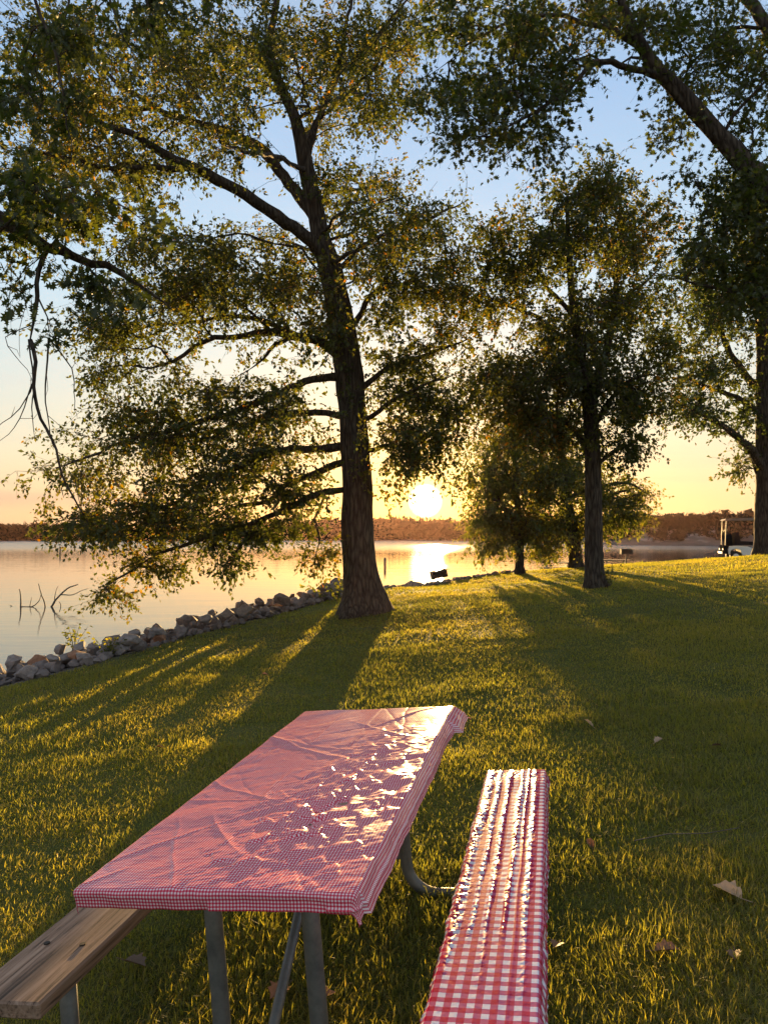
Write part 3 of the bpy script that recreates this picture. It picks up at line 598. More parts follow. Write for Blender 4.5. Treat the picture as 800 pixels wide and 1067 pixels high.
# ------------------------------------------------------------------ rocks along the shore
def rock_mesh(i):
    v = rng.normal(size=(13+i % 5, 3)); v /= np.linalg.norm(v, axis=1)[:, None]; v *= rng.uniform(.75, 1.08, (len(v), 1))*np.array([1, rng.uniform(.65, .95), rng.uniform(.5, .8)])
    bm = __import__('bmesh').new(); ops = __import__('bmesh').ops
    for q in v: bm.verts.new(q)
    ops.convex_hull(bm, input=bm.verts[:])
    for q in [q for q in bm.verts if not q.link_faces]: bm.verts.remove(q)
    ops.bevel(bm, geom=bm.edges[:]+bm.verts[:], offset=.06, segments=1, affect='EDGES', clamp_overlap=True); ops.triangulate(bm, faces=bm.faces[:]); ops.subdivide_edges(bm, edges=bm.edges[:], cuts=2, use_grid_fill=True); ops.triangulate(bm, faces=bm.faces[:])
    bm.verts.index_update(); v = np.array([q.co[:] for q in bm.verts]); f = np.array([[w.index for w in p.verts] for p in bm.faces]); bm.free()
    ln = np.linalg.norm(v, axis=1); v = v*np.minimum(1, 1.05/np.maximum(ln, 1e-6))[:, None]
    v = v*(1+.10*(noise3(v*4+i*7+20)-.5)+.05*(noise3(v*11+i*3+20)-.5))[:, None]
    return v, f
def rocks():
    kinds = []
    for nme, a, b in [('grey_rock', (.10, .08, .074), (.24, .195, .18)), ('pale_rock', (.16, .13, .12), (.32, .27, .25)), ('rust_rock', (.2, .09, .05), (.34, .18, .11))]:
        m = simple(nme, a, b, .85, 0, 3.5, .5, spec=.2)
        kinds.append(m)
    protos = []
    for i in range(15):
        k = 0 if i < 8 else (1 if i < 13 else 2)
        v, f = rock_mesh(i); o = MB().add(v, [f]).build('shore_rock', kinds[k]); protos.append((k, o))
    labels = ['grey angular boulder in the rock bank along the lake shore', 'pale grey boulder in the rock bank along the lake shore', 'rust coloured boulder in the rock bank along the lake shore']
    groups = ['grey rocks of the shore bank', 'pale rocks of the shore bank', 'rusty rocks of the shore bank']
    seg = np.linalg.norm(np.diff(SHORE, axis=0), axis=1); cum = np.concatenate([[0], np.cumsum(seg)])
    s0, s1 = np.interp(8.4, SHORE[:, 1], cum), np.interp(24.5, SHORE[:, 1], cum)
    used = set(); placed = []; n = 0; tries = 0
    while n < 292 and tries < 30000:
        tries += 1
        s = s0+(s1-s0)*rng.random()**1.15; px = np.interp(s, cum, SHORE[:, 0]); py = np.interp(s, cum, SHORE[:, 1])
        t = np.array([np.interp(s+.1, cum, SHORE[:, 0])-px, np.interp(s+.1, cum, SHORE[:, 1])-py]); t /= np.linalg.norm(t); nn = np.array([-t[1], t[0]])
        w = rng.uniform(.0, 1.9)**1.0; x, y = np.array([px, py])+nn*w
        if shore_dist(np.array([x]), np.array([y]))[0] < .02: continue
        sz = rng.uniform(.09, .185)*(1.45 if rng.random() < .16 else 1)*(1 if py < 17 else 1.1)
        if any((x-a)**2+(y-b)**2 < ((.6 if n < 215 else .5)*(sz+c))**2 for a, b, c in (placed if n < 215 else placed[215:])): continue
        placed.append((x, y, sz)); u = rng.random(); k = 0 if u < .58 else (1 if u < .93 else 2)
        src = [q for q in protos if q[0] == k]; q = src[rng.integers(len(src))][1]
        o = q if q.name not in used else q.copy()
        if q.name in used: COL.objects.link(o)
        used.add(q.name)
        o.location = (x, y, gz(x, y)+sz*.3+(.04 if n < 215 else .16)+.05*min(w, 1)-.22*np.clip((y-18.5)/2, 0, 1)); o.scale = (sz*rng.uniform(.9, 1.25),)*3; o.rotation_euler = (rng.normal(0, .3), rng.normal(0, .3), rng.uniform(0, 6.28))
        tag(o, labels[k], 'rock', groups[k]); n += 1
    for k, q in protos:
        if q.name not in used: bpy.data.objects.remove(q)
    mb = MB()    # the many smaller stones between and below them
    forms = [rock_mesh(k) for k in range(5)]
    for i in range(2400):
        s = s0-1+(s1-s0+6)*rng.random(); px = np.interp(s, cum, SHORE[:, 0]); py = np.interp(s, cum, SHORE[:, 1])
        t = np.array([np.interp(s+.1, cum, SHORE[:, 0])-px, np.interp(s+.1, cum, SHORE[:, 1])-py]); t /= np.linalg.norm(t); w = rng.uniform(-.08, 3.4)
        x = px-t[1]*w; y = py+t[0]*w; sz = rng.uniform(.05, .13)*(1 if w < 1.8 else 1.5); v, f = forms[i % 5]; a = rng.uniform(0, 6.28)
        v = v@np.array(Matrix.Rotation(a, 3, 'Z') @ Matrix.Rotation(rng.normal(0, .5), 3, 'X')).T*sz
        mb.add(v+np.array([x, y, gz(x, y)+sz*.35]), [f])
    tag(mb.build('rubble', kinds[0]), 'small stones filling gaps between the shore boulders', 'rubble', kind='stuff')
rocks()

# ------------------------------------------------------------------ picnic table with its cloths
yaw, roll, pitch = -.2163, -.0856, .0161
TR = np.array(Matrix.Rotation(yaw, 3, 'Z') @ Matrix.Rotation(roll, 3, 'Y') @ Matrix.Rotation(pitch, 3, 'X'))
top0 = np.array([-.4264, 1.8961, CZ-.8662]); TH = .76
tloc = top0-TR@np.array([0, 0, TH])
TM = Matrix.Translation(Vector(tloc)) @ Matrix(TR.tolist()).to_4x4()
tbl = empty('picnic_table', 'wooden picnic table with pipe frame under the red checked cloth in the foreground', 'picnic table'); tbl.matrix_world = TM
TW, TL, SO, SW, SH = .7186, 1.85, .6306, .2406, TH-.3055
def boards(name, n, x0, x1, y0, y1, z1, th):
    mb = MB(); w = (x1-x0)/n
    for i in range(n): mb.box((x0+w*(i+.5), (y0+y1)/2, z1-th/2), (w-.008 if n > 1 else w, y1-y0, th), bevel=.006)
    return mb.build(name, M['plank'], tbl)
boards('tabletop', 5, -TW/2+.02, TW/2-.02, .02, TL-.02, TH-.006, .045)
boards('seat', 1, -SO-SW/2, -SO+SW/2, .02, TL-.02, SH, .045); boards('seat', 1, SO-SW/2+.008, SO+SW/2-.008, .02, TL-.02, SH-.006, .045)
pr = .0255
for v in (.3, 1.55):
    for s in (-1, 1):
        a = .145*s; b = SO*s; zt = TH-.06; zs = SH-.05; rr = .13
        p = [(a, v, zt), (a, v, .5), (a, v, rr+.03)]
        p += [(a+s*rr*(1-math.cos(t)), v, .03+rr*(1-math.sin(t))) for t in np.linspace(.2, PI/2, 7)]
        p += [(b-s*rr+s*rr*math.sin(t), v, .03+rr*(1-math.cos(t))) for t in np.linspace(0, PI/2-.1, 7)]
        p += [(b, v, rr+.05), (b, v, zs)]
        MB().tube(p, pr, 14).build('leg', M['galv'], tbl, smooth=True)
    MB().box((0, v, .2), (.30, .035, .035), bevel=.004).build('crossbar', M['galv'], tbl)
    MB().box((0, v, TH-.058), (.62, .045, .006)).box((0, v+.02, TH-.075), (.62, .005, .04)).build('top_bracket', M['galv'], tbl)
    e = .72 if v < 1 else -.72
    MB().tube([(0, v, .205), (0, v+.02*np.sign(e), .23), (0, v+e*.96, TH-.08), (0, v+e, TH-.06)], .016, 10).build('brace', M['galv'], tbl, smooth=True)
    for s in (-1, 1): MB().box((SO*s, v, SH-.049), (.2, .05, .006)).build('seat_bracket', M['galv'], tbl)
for s in (-1, 1):
    for v in (.3, 1.55):
        mb = MB()
        for q in (-.06, .06): mb.tube([(SO*s+q, v, SH-.004), (SO*s+q, v, SH+.004)], .009, 8)
        if s < 0: mb.build('bolt_pair', M['steel'], tbl)
MB().tube([(.145, .3, TH-.15), (.145, .3, TH-.062)], .0285, 16).build('pale_band', M['pale_band'], tbl, smooth=True)  # pale tan band round the top of the right near leg

def drape(name, W, Lg, sk, flare, z0, step, hfun, skfun, mt, mfun, rr=.012):
    """a sheet laid over a board: sk = drop left, right, near, far"""
    us = np.arange(-W/2-sk[0], W/2+sk[1]+step, step); vs = np.arange(-sk[2], Lg+sk[3]+step, step)
    U, V = np.meshgrid(us, vs); ex = np.maximum(0, np.abs(U)-W/2)*np.sign(U); ey = np.where(V < 0, V, np.where(V > Lg, V-Lg, 0))
    e = np.hypot(ex, ey)+1e-9; a = np.minimum(e/rr, PI/2); rest = np.maximum(0, e-rr*PI/2)
    fl = np.where(U > 0, flare[1], flare[0])
    o = rr*np.sin(a)+fl*rest; dz = rr*(1-np.cos(a))+np.sqrt(np.maximum(0, 1-fl**2))*rest
    cx = np.clip(U, -W/2, W/2); cy = np.clip(V, 0, Lg)
    wgt = np.clip(1-e/.03, 0, 1); so = skfun(U, V, e)
    X = cx+(o+so)*ex/e; Y = cy+(o+so)*ey/e; Z = z0-dz+hfun(U, V)*wgt
    v = np.stack([X, Y, Z], -1).reshape(-1, 3); nx = len(us); i = np.arange(len(vs)-1)[:, None]*nx; j = np.arange(nx-1)[None]
    f = np.stack([i+j, i+j+1, i+nx+j+1, i+nx+j], -1).reshape(-1, 4)
    o = MB().add(v, [f], np.clip(mfun(U, V, e), 0, 1).ravel()).build(name, mt, smooth=True, uv=np.stack([U.ravel(), V.ravel()], 1)); o.matrix_world = TM
    md = o.modifiers.new('thickness', 'SOLIDIFY'); md.thickness = .0012; md.offset = -1
    return o
def facets(U, V, cu, cv, slope, sharp=9., seed=0):
    """crumpled film: cells with random tilt, blended at their edges"""
    x = U/cu+100+seed*13; y = V/cv+100+seed*7; xi = np.floor(x).astype(int); yi = np.floor(y).astype(int); num = 0; den = 0
    for a in (-1, 0, 1):
        for b in (-1, 0, 1):
            i = (xi+a); j = (yi+b); A = _perm[i & 255, j & 255]; B = _perm[(i+57) & 255, (j+91) & 255]; C1 = _perm[(i+131) & 255, (j+17) & 255]; C2 = _perm[(i+201) & 255, (j+77) & 255]
            dx = x-(i+A); dy = y-(j+B); w = np.exp(-sharp*(dx*dx+dy*dy)); num = num+w*(((C1-.5)*dx*cu+(C2-.5)*dy*cv)*2*slope); den = den+w
    return num/(den+1e-12)
_cr = [(rng.uniform(-.33, .33), rng.uniform(.05, 1.8), rng.choice([rng.normal(.75, .25), rng.normal(2.3, .3), rng.normal(1.5, .15)]), rng.uniform(.1, .45), rng.uniform(.002, .006)*rng.choice([-.6, 1]), rng.uniform(.004, .010)) for _ in range(34)]
def creases(U, V):
    h = 0
    for x, y, a, l, am, w in _cr:
        d1 = (U-x)*math.cos(a)+(V-y)*math.sin(a); d2 = -(U-x)*math.sin(a)+(V-y)*math.cos(a)+.06*d1*d1/l
        h = h+am*np.exp(-np.abs(d2)/w)*np.exp(-(d1/l)**4)
    return h
def table_h(U, V):
    wx = U+.05*fbm(U*4+3, V*4, 3); wy = V+.06*fbm(U*4, V*4+8, 3)
    a = .6; d1 = wx*math.cos(a)+wy*math.sin(a); d2 = -wx*math.sin(a)+wy*math.cos(a)
    zone = np.exp(-(((U-.15)/.17)**2+((V-.5)/.42)**2))*(.35+.9*vnoise(U*9+4, V*5+2)); zone2 = np.exp(-(((U-.2)/.12)**2+((V-1.15)/.5)**2))
    crk = facets(wx, wy, .045, .095, .24, 13, 1)+facets(d2, d1, .018, .06, .18, 12, 2)+facets(wx, wy, .012, .02, .07, 10, 9)
    big = (fbm(d1*3, d2*9, 3)-.5)*.007+(fbm(U*2.5, V*2.5+7, 2)-.5)*.014
    fold = np.exp(-np.abs(U-.02)/.004)+.8*np.exp(-np.abs(V-.62)/.004)+.8*np.exp(-np.abs(V-1.24)/.004)
    return .003+big*.6+creases(wx, wy)*.55+fold*.0012+crk*(.06+.8*zone+.22*zone2)*np.clip((1.75-V)/.3, 0, 1)
def table_m(U, V, e):
    zone = np.exp(-(((U-.17)/.15)**2+((V-.52)/.42)**2))+.8*np.exp(-(((U-.30)/.05)**2+((V-1.05)/.5)**2))
    wx = U+.03*fbm(U*9, V*6, 2); n = fbm(wx*11+3, V*5-wx*5, 3)
    return np.clip((zone*1.1+n-.98)*5, 0, 1)*np.clip(1-e/.02, 0, 1)
def table_s(U, V, e):
    k = np.clip(e/.03, 0, 1)
    return k*(-.25*e*(V < .02)+(fbm(U*9, V*7, 3)-.45)*.014+np.where(U > .3, .01*(ridge(V*.8, e*55)**2), 0)+np.where((U > .3) & (V > 1.6), .05*np.clip(e/.09, 0, 1), 0))
o = drape('tablecloth', TW, TL, (.05, .07, .055, .06), (.05, .36), TH, .003, table_h, table_s, M['cloth'], table_m, .018)
tag(o, 'crinkled shiny tablecloth with fine red and white checks on the table', 'tablecloth')
def bench_mask(U, V):
    mask = 0; rid = 0
    for k, (c, w, l) in enumerate(((-.108, .015, 1.0), (-.062, .008, .8), (-.018, .009, .95), (.030, .009, .85), (.058, .005, .5), (.090, .012, .92))):
        cc = c+.010*(fbm(V*2.1+k*9, V*0+k, 3)-.5)*2; ww = w*(.45+.9*vnoise(V*6+k*3, V*0+k*1.7))
        g = np.exp(-((U-cc)/ww)**2); on = np.clip((V-1.85*(1-l))/.5+(vnoise(V*6+k*5, V*0+9)-.4)*.9, 0, 1)
        mask = np.maximum(mask, g*on); rid = rid+.0025*g*(.3+.7*on)
    far = np.exp(-((V-1.76)/.09)**2)*np.clip(vnoise(U*40, V*9)*1.6-.4, 0, 1)
    return np.clip(mask+.6*far, 0, 1.1), rid
def bench_h(U, V):
    m, rid = bench_mask(U, V)
    return .003+rid+(fbm(U*8, V*3, 2)-.5)*.004+(facets(U+.01*fbm(V*30, U*30, 2), V, .008, .013, .12, 9, 3)+facets(U, V+.02*vnoise(U*60, V*20), .012, .024, .12, 9, 4)+facets(U, V, .03, .07, .06, 9, 8))*(m+.05)
def bench_m(U, V, e):
    return np.clip(bench_mask(U, V)[0]*1.3-.15, 0, 1)*np.clip(1-e/.03, 0, 1)+np.where((U < 0) & (e > .01), .8*np.clip(fbm(U*60, V*14, 2)*2.2-.5, 0, 1), 0)
def bench_s(U, V, e):
    k = np.clip(e/.02, 0, 1)
    return k*(np.where(U < 0, 1.0, .5)*(facets(e, V, .008, .011, .32, 9, 5)+facets(e, V, .03, .04, .3, 9, 6))+(fbm(V*6, e*20, 3)-.5)*.016)
drape2 = drape
_TMk = TM
TM = TM @ Matrix.Translation((SO, 0, 0))
o = drape('bench_cloth', SW+.01, TL, (.075, .065, .06, .06), (.25, .12), SH+.001, .0025, bench_h, bench_s, M['cloth2'], bench_m)
tag(o, 'shiny bench cover with wide red and white checks on the right hand seat', 'bench cover')
TM = _TMk

# ------------------------------------------------------------------ park furniture far off
def pos_on(px, py, d):
    p = P(px, py, d); return (p[0], p[1], gz(p[0], p[1]))
def grill(label, loc, rz, tilt):
    t = empty('park_grill', label, 'grill', loc, rz)
    MB().tube([(0, 0, -.1), (0, 0, .78)], .035, 10).build('post', M['steel'], t, smooth=True)
    rt = np.array(Matrix.Rotation(tilt, 3, 'Y')); c = np.array([0, 0, .92])
    mb = MB()
    for cc, sz in (((0, 0, -.12), (.5, .38, .012)), ((0, .19, 0), (.5, .012, .25)), ((-.25, 0, 0), (.012, .392, .25)), ((.25, 0, 0), (.012, .392, .25)), ((0, -.19, -.06), (.5, .012, .13))): mb.box(c+rt@np.array(cc), sz, rt)
    mb.build('firebox', M['steel'], t)
    mb = MB()
    for k in range(9): mb.box(c+rt@np.array((-.21+k*.0525, 0, .09)), (.012, .37, .012), rt)
    g = mb.build('grate', M['steel'], t)
    MB().tube([c+rt@np.array(q) for q in ((.26, 0, .09), (.36, 0, .09), (.38, 0, .07))], .012, 6).build('handle', M['steel'], t)
    return t
l = P(457, 593.5, 25.5); grill('dark park grill with its firebox tilted, silhouetted against the sun glitter', (l[0], l[1], l[2]-1.07), R(8), R(-12))
l = P(652, 572, 36); grill('dark park grill standing level on a post next to the far picnic tables', (l[0], l[1], l[2]-1.04), R(-5), 0)
def far_table(label, loc, rz):
    t = empty('picnic_table', label, 'picnic table', loc, rz, 'picnic tables near the water')
    mb = MB()
    for k in range(5): mb.box((0, -.3+k*.15, .74), (1.83, .14, .06))
    mb.build('tabletop', M['darkwood'], t)
    for s in (-1, 1):
        MB().box((0, s*.66, .44), (1.83, .25, .04)).build('seat', M['darkwood'], t)
    for x in (-.6, .6):
        for s in (-1, 1): MB().tube([(x, s*.2, .72), (x, s*.62, 0)], .032, 8).build('leg', M['galv'], t)
        MB().box((x, 0, .40), (.04, 1.5, .05)).build('crossbar', M['galv'], t)
    return t
def on_lawn(px, d):
    x = (px-400)/800*d; return (x, d, gz(x, d))
t1 = far_table('dark picnic table by the water beside the level grill', on_lawn(640, 46), R(4))
t2 = copy_tree(t1); t2.location = on_lawn(580, 44); t2.rotation_euler = (0, 0, R(-10)); t2['label'] = 'dark picnic table by the water half hidden behind the leaning tree trunk'

# golf cart
def cart():
    l = P(784, 580, 32); t = empty('golf_cart', 'white golf cart with a canopy parked beside the tree on the crest', 'golf cart', (l[0], l[1], gz(l[0], l[1])), R(165))
    def prism(prof, y0, y1):
        n = len(prof); v = [(x, y0, z) for x, z in prof]+[(x, y1, z) for x, z in prof]
        return MB().add(v, [np.arange(n), np.arange(n)[::-1]+n]+[np.array([i, i+n, (i+1) % n+n, (i+1) % n]) for i in range(n)])
    prism([(-1.15, .28), (-1.22, .55), (-1.1, .8), (-.95, .86), (-.86, .84), (-.9, .28)], -.55, .55).build('front_cowl', M['white'], t)
    prism([(-.9, .24), (-.858, .845), (-.7, .88), (-.62, .5), (.1, .42), (.16, .24)], -.53, .53).build('floor_tub', M['black'], t)
    prism([(.163, .26), (.14, .56), (.3, .62), (.98, .62), (1.04, .5), (1.02, .3), (.98, .3), (.93, .48), (.75, .54), (.57, .48), (.5, .26)], -.55, .55).build('body', M['white'], t)
    prism([(1.043, .3), (1.06, .5), (1.0, .64), (1.2, .68), (1.24, .34)], -.52, .52).build('bag_well', M['black'], t)
    MB().box((1.262, 0, .36), (.035, 1.0, .09), bevel=.012).build('bumper', M['white'], t)
    prism([(.1, .67), (.08, .82), (.55, .84), (.62, 1.2), (.74, 1.2), (.76, .67)], -.5, .5).build('seat', M['black'], t)
    for x in (-.85, .75):
        for y in (-.5, .5):
            w = MB().tube([(x, y-.09, .22), (x, y+.09, .22)], .22, 20).build('wheel', M['rubber'], t)
            MB().tube([(x, y-.1*1.05, .22), (x, y+.1*1.05, .22)], .11, 14).build('hub', M['white'], w)
    for y in (-.5, .5):
        for q in ([(-.85, y, .82), (-.62, y, 1.72)], [(1.14, y, .6), (1.08, y, 1.72)]): MB().tube(q, .02, 6).build('canopy_post', M['canopy'], t)
    mb = prism([(-.85, 1.70), (-.8, 1.76), (0, 1.8), (1.1, 1.76), (1.18, 1.70)], -.6, .6); mb.build('canopy', M['canopy'], t)
    MB().tube([(-.55, -.25, .75), (-.35, -.25, 1.0)], .015, 6).tube([(-.35-.02*math.cos(a), -.25+.17*math.cos(a)*0+.17*math.sin(a), 1.0+.17*math.cos(a)*.4) for a in np.linspace(0, 2*PI, 17)], .014, 6).build('steering_wheel', M['black'], t)
    for y in (-.36, .36): MB().box((-1.16, y, .64), (.06, .16, .08), bevel=.01).build('headlight', M['canopy'], t)
    for y in (-.42, .42): MB().box((1.22, y, .5), (.02, .12, .06)).build('tail_light', M['red'], t)
    for y in (-.22, .2):
        g = empty('golf_bag', ['black golf bag strapped upright on the near side of the cart tail', 'black golf bag strapped upright on the far side of the cart tail'][y > 0], 'golf bag')
        g.matrix_world = t.matrix_basis @ Matrix.Translation((.95, y, .64))
        MB().tube([(0, 0, 0), (.02, 0, .26), (.05, 0, .46)], [.15, .145, .16], 14).build('bag', M['black'], g, smooth=True)
        mb = MB()
        for k in range(6): a = k*1.05; mb.tube([(.06+.05*math.cos(a), .05*math.sin(a), .4), (.1+.08*math.cos(a), .08*math.sin(a), .6+.03*(k % 3))], .008, 5); mb.box((.1+.08*math.cos(a), .08*math.sin(a), .6+.03*(k % 3)), (.05, .09, .05), bevel=.01)
        mb.build('clubs', M['steel'], g)
    # windscreen bar
    MB().tube([(-.83, -.5, .84), (-.83, .5, .84)], .016, 6).build('windscreen_bar', M['black'], t)
cart()

# posts out in the lake and the drowned branch
for px, py, d, h, lab in ((63, 578, 93, 1.0, 'thin dark marker post in the lake by the left far shore'), (401, 591, 57, .75, 'thin dark marker post in the lake just right of the big oak trunk')):
    p = P(px, py, d); t = MB().tube([(0, 0, -1.5), (0, 0, h*.9), (0, 0, h)], [.09, .09, .05], 10).build('marker_post', M['deadwood'], smooth=True); t.location = (p[0], d, WZ); tag(t, lab, 'post')
def drowned():
    mb = MB(); d = 26.; s = d/800
    def br(pts, r):
        c = np.array([((x-55)*s, dy, (633-y)*s) for x, y, dy in pts]); c = smooth_path(c, .12); c += np.cumsum(rng.normal(0, .008, c.shape), 0)
        mb.tube(c, np.linspace(r*1.35, r*.5, len(c)), 6, True)
    for pts, r in [([(21, 645, 0), (22, 632, 0), (20, 622, .1), (17, 614, .2)], .028), ([(22, 633, 0), (34, 632, 0), (40, 626, .1), (41, 620, .1)], .02), ([(22, 640, .1), (12, 634, .2), (8, 632, .2)], .016), ([(46, 645, 0), (47, 630, 0), (45, 618, -.2), (44, 608, -.3)], .022),
                   ([(54, 648, 0), (54, 636, 0), (57, 628, 0), (62, 620, .1), (70, 613, .2), (77, 610, .3)], .035), ([(57, 629, 0), (55, 620, .2), (57, 612, .3)], .016), ([(62, 621, .1), (72, 622, .2), (80, 619, .3), (88, 617, .4)], .016), ([(60, 645, .1), (62, 632, .1), (60, 628, .1)], .018), ([(24, 634, .1), (32, 637, .2), (40, 635, .2)], .016), ([(28, 640, .1), (30, 630, .2), (31, 624, .2)], .014)]: br(pts, r)
    o = mb.build('drowned_branch', M['deadwood'], smooth=True); p = P(55, 633, d); o.location = (p[0], d, WZ); tag(o, 'bare dead branch sticking out of the still lake water', 'dead branch')
drowned()

# small plants, fallen leaves and a stick
def sprout(name, label, loc, n, h, spread, size, leaf):
    t = empty(name, label, 'plant', loc); w = MB(); l = MB(); LP = []; LD = []
    for k in range(n):
        a = rng.uniform(0, 6.28); e = np.array([math.cos(a)*spread*rng.random(), math.sin(a)*spread*rng.random(), h*rng.uniform(.6, 1.1)])
        w.tube([(0, 0, -.03), e*np.array([.35, .35, .5]), e], [.005, .004, .002], 4)
        for q in np.linspace(.3, 1, 9): LP.append(e*np.array([q, q, q])+rng.normal(0, .015, 3)); LD.append(rng.normal(0, 1, 3)+np.array([math.cos(a), math.sin(a), .3]))
    w.build('stem', M['deadwood'], t); place_leaves(l, np.array(LP), np.array(LD), rng.uniform(size*.7, size*1.2, len(LP)), LEAF_SIMPLE, rng.random(len(LP))*.8); l.build('foliage', M[leaf], t)
sprout('sucker_shoots', 'small leafy shoots at the foot of the slender tree trunk', on_lawn(634, 14.8), 9, .42, .3, .055, 'leaf')
def pxy(px, py, d): p = P(px, py, d); return (p[0], p[1], gz(p[0], p[1]))
sprout('weed', 'pale leafy weed leaning over the rocks left of the oak trunk', (-1.05, 16.6, gz(-1.05, 16.6)), 7, .5, .75, .12, 'leaf_light')
sprout('weed', 'small weed growing among the shore rocks at the far left', (-4.9, 12.2, gz(-4.9, 12.2)+.15), 7, .42, .35, .08, 'leaf_light')
sprout('weed', 'tuft of weeds at the lawn edge below the rocks', (-4.0, 11.2, gz(-4.0, 11.2)), 10, .3, .3, .07, 'leaf_light')
def fallen(px, py, size, tint, label, group=None, rz=None):
    dx = (px-400)/800; dy = (py-557)/800; d = 2.
    for it in range(60): d = .5*d+.5*(CZ-gz(dx*d, d))/dy
    mb = MB(); n = 1; v, f = LEAF_BROAD; v = v*np.array([1, 1, 1.8])-np.array([0, .5, 0]); mb.add(v*size, [q for q in f], tint)
    mb.tube([(0, -.5*size, .02*size), (0, -.62*size, .05*size), (.03*size, -.85*size, .1*size)], .0016, 5, tint=tint)
    o = mb.build('fallen_leaf', M['dead_leaf']); o.location = (dx*d, d, gz(dx*d, d)+.04); o.rotation_euler = (rng.uniform(-.5, .3)+.55, rng.uniform(-.3, .3), rng.uniform(0, 6.28) if rz is None else rz); tag(o, label, 'leaf', group)
fallen(752, 932, .13, .85, 'pale dry leaf lying on the grass right of the bench, largest of the fallen leaves', rz=.5); fallen(689, 993, .09, .25, 'brown dry leaf sunk in the grass below the pale leaf'); fallen(612, 757, .08, .9, 'small pale leaf on the sunlit grass right of the far end of the bench')
fallen(683, 775, .07, .8, 'small yellowish leaf on the grass above and right of the bench end')
fallen(145, 1005, .1, .35, 'reddish brown leaf in the grass beside the bare wooden seat'); fallen(293, 1035, .1, .4, 'orange brown leaf in the grass between the table legs'); fallen(340, 1040, .09, .5, 'tan leaf in the grass just right of the right table leg')
for k in range(9): fallen(rng.uniform(20, 790), rng.uniform(700, 1050), rng.uniform(.05, .08), rng.uniform(.05, .5), 'small brown leaf lying half hidden in the lawn grass', 'small brown leaves in the grass')
dx, dy = (715-400)/800, (882-557)/800; d = 4.
for it in range(60): d = .5*d+.5*(CZ-gz(dx*d, d))/dy
o = MB().tube([(-.27, -.04, .06), (-.1, .0, .075), (.08, .02, .07), (.25, .06, .08)], [.0025, .0025, .002, .0015], 6).build('dry_stick', M['deadwood']); o.location = (dx*d, d, gz(dx*d, d)); tag(o, 'thin pale dry stalk lying on the grass to the right', 'stick')

# ------------------------------------------------------------------ sky and sun
SKYS = .22; EXPO = 2.1
w = bpy.data.worlds.new('World'); S.world = w; w.use_nodes = True; nt = w.node_tree; nt.nodes.clear()
def WN(t, **kw):
    n = nt.nodes.new('ShaderNode'+t)
    for k, v in kw.items():
        if k[0] == '_': setattr(n, k[1:], v)
        else:
            s = n.inputs[k]
            if isinstance(v, bpy.types.NodeSocket): nt.links.new(v, s)
            else: s.default_value = v
    return n
EL = math.asin(SUN[2]); AZ = math.atan2(SUN[0], SUN[1])
sky = WN('TexSky', _sky_type='NISHITA'); sky.sun_disc = False; sky.sun_elevation = EL; sky.sun_rotation = AZ; sky.air_density = 1.0; sky.dust_density = 1.5; sky.ozone_density = 1.5
tc = WN('TexCoord'); nrm = WN('VectorMath', _operation='NORMALIZE'); nt.links.new(tc.outputs['Generated'], nrm.inputs[0])
def MA(op, a, b=None, clamp=False):
    n = nt.nodes.new('ShaderNodeMath'); n.operation = op; n.use_clamp = clamp
    for i, v in enumerate((a, b)):
        if v is None: continue
        if isinstance(v, bpy.types.NodeSocket): nt.links.new(v, n.inputs[i])
        else: n.inputs[i].default_value = v
    return n.outputs[0]
def RAMP(fac, stops):
    r = WN('ValToRGB', Fac=fac); e = r.color_ramp.elements
    while len(e) < len(stops): e.new(.5)
    for x, (p, c) in zip(e, stops): x.position = p; x.color = (*c, 1)
    return r.outputs[0]
def MIX(op, fac, a, b):
    n = nt.nodes.new('ShaderNodeMixRGB'); n.blend_type = op
    for i, v in enumerate((fac, a, b)):
        if isinstance(v, bpy.types.NodeSocket): nt.links.new(v, n.inputs[i])
        else: n.inputs[i].default_value = v if i == 0 else (*v, 1)
    return n.outputs[0]
sep = WN('SeparateXYZ', Vector=nrm.outputs[0]); el = MA('MAXIMUM', sep.outputs[2], 0.0)
dt = WN('VectorMath', _operation='DOT_PRODUCT'); nt.links.new(nrm.outputs[0], dt.inputs[0]); dt.inputs[1].default_value = SUN
th = MA('MULTIPLY', MA('ARCCOSINE', MA('MINIMUM', dt.outputs['Value'], .9999999)), 180/PI)      # degrees from the sun
warm = RAMP(el, [(0, (.74, .56, .27)), (.05, (.76, .63, .34)), (.12, (.76, .71, .48)), (.21, (.72, .77, .66)), (.33, (.52, .74, .92)), (.5, (.36, .58, .92)), (.75, (.48, .55, .64)), (1, (.56, .57, .58))])  # overhead, out of view, both ramps are raised as added fill to lift shadows
cool = RAMP(el, [(0, (.78, .54, .34)), (.04, (.82, .62, .40)), (.10, (.80, .73, .55)), (.18, (.70, .76, .72)), (.3, (.55, .74, .88)), (.5, (.36, .56, .84)), (.75, (.50, .55, .62)), (1, (.56, .57, .58))])
base = MIX('MIX', MA('DIVIDE', th, 34., True), warm, cool)
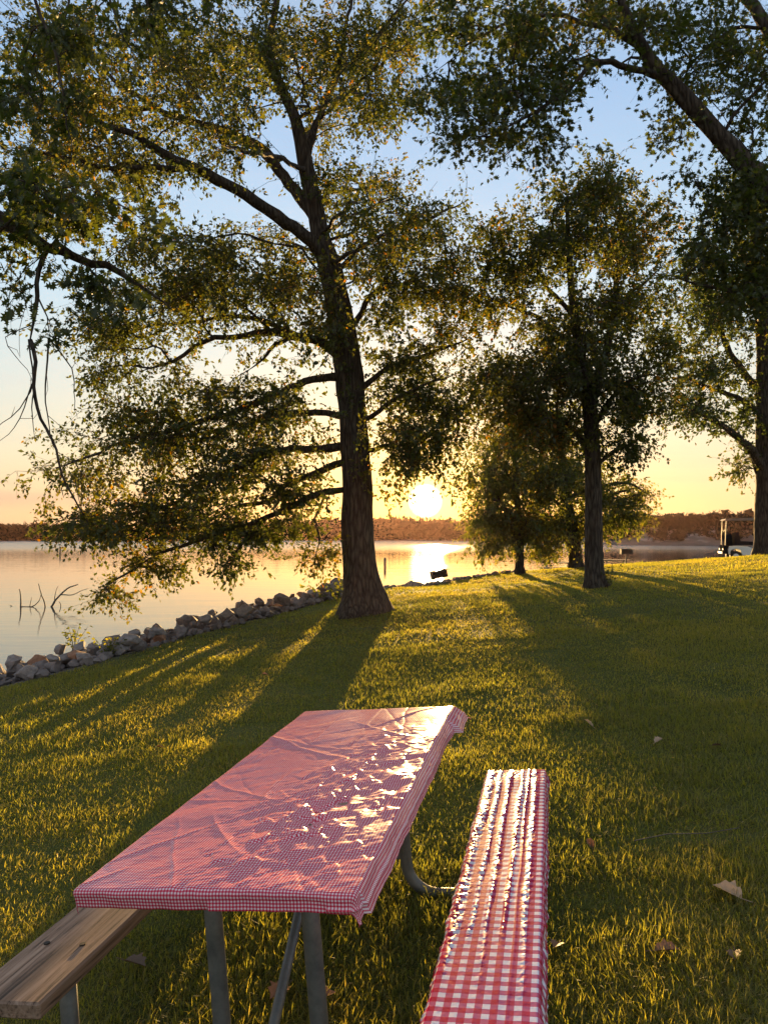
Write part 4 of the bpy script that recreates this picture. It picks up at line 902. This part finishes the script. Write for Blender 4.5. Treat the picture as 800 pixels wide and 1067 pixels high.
# thin streaks of cloud, low on the left
cm = WN('Mapping', Vector=nrm.outputs[0]); cm.inputs['Scale'].default_value = (2.2, 2.2, 26)
cn = WN('TexNoise', Vector=cm.outputs[0], Scale=1.3, Detail=5, Roughness=.5)
cf = RAMP(cn.outputs[0], [(.50, (0, 0, 0)), (.68, (1, 1, 1))])
low = RAMP(el, [(.02, (0, 0, 0)), (.05, (1, 1, 1)), (.09, (.5, .5, .5)), (.3, (.25, .25, .25)), (.5, (0, 0, 0))])
cfac = MA('MULTIPLY', MA('MULTIPLY', cf, low), .55)
bx = MA('ADD', sep.outputs[2], MA('MULTIPLY', MA('SUBTRACT', cn.outputs[0], .5), .03)); bd = MA('DIVIDE', MA('SUBTRACT', bx, .042), .011); band = MA('EXPONENT', MA('MULTIPLY', MA('MULTIPLY', bd, bd), -1.0)); lf = MA('MULTIPLY', MA('SUBTRACT', -.22, sep.outputs[0]), 8., True)
cfac = MA('MAXIMUM', cfac, MA('MULTIPLY', MA('MULTIPLY', band, lf), .6)); ccol = RAMP(el, [(0, (.5, .36, .3)), (.1, (.55, .46, .42)), (.25, (.85, .84, .82))])
base = MIX('MIX', cfac, base, ccol)
def glow(scale, col):
    g = MA('EXPONENT', MA('MULTIPLY', th, -1/scale)); return MIX('MULTIPLY', 1.0, g, col)
base = MIX('ADD', 1, base, glow(.7, (4, 2.8, .6))); base = MIX('ADD', 1, base, glow(3.2, (.42, .24, .01))); base = MIX('ADD', 1, base, glow(14, (.16, .08, .0)))
core = MA('MULTIPLY', MA('SUBTRACT', 1.0, MA('DIVIDE', MA('MAXIMUM', MA('SUBTRACT', th, .55), 0), .75), True), 9.); base = MIX('ADD', 1, base, MIX('MULTIPLY', 1, core, (1, .85, .55)))
bg = WN('Background', Color=sky.outputs[0], Strength=.012); bg2 = WN('Background', Color=base, Strength=SKYS)
add = WN('AddShader'); nt.links.new(bg.outputs[0], add.inputs[0]); nt.links.new(bg2.outputs[0], add.inputs[1])
out = WN('OutputWorld'); nt.links.new(add.outputs[0], out.inputs[0])
ld = bpy.data.lights.new('sun', 'SUN'); ld.energy = 5; ld.angle = R(.5); ld.color = (1, .62, .23)
lo = bpy.data.objects.new('sun', ld); COL.objects.link(lo); SL = np.array([math.sin(AZ+R(1))*math.cos(EL+R(.7)), math.cos(AZ+R(1))*math.cos(EL+R(.7)), math.sin(EL+R(.7))]); lo.rotation_euler = Vector(-SL).to_track_quat('-Z', 'Y').to_euler()

# the evening air over lake and lawn: one closed box round camera and scene
def haze():
    m, N, link, out = mat('evening_air'); v = N('VolumePrincipled'); v.inputs['Color'].default_value = (1, .58, .5, 1); v.inputs['Density'].default_value = HAZE; v.inputs['Anisotropy'].default_value = .7
    link(v.outputs[0], out.inputs['Volume'])
    o = MB().box((0, 222, 7.0), (1000, 690, 24)).build('haze', m); tag(o, 'thin golden evening haze over the lake and lawn', 'haze', kind='stuff')
HAZE = .000055
haze()
vs = S.view_settings; vs.view_transform = 'Standard'; vs.look = 'None'; vs.gamma = 1; vs.exposure = EXPO; vs.use_curve_mapping = False
S.cycles.max_bounces = 8; S.cycles.transparent_max_bounces = 8
S.cycles.sample_clamp_indirect = 6
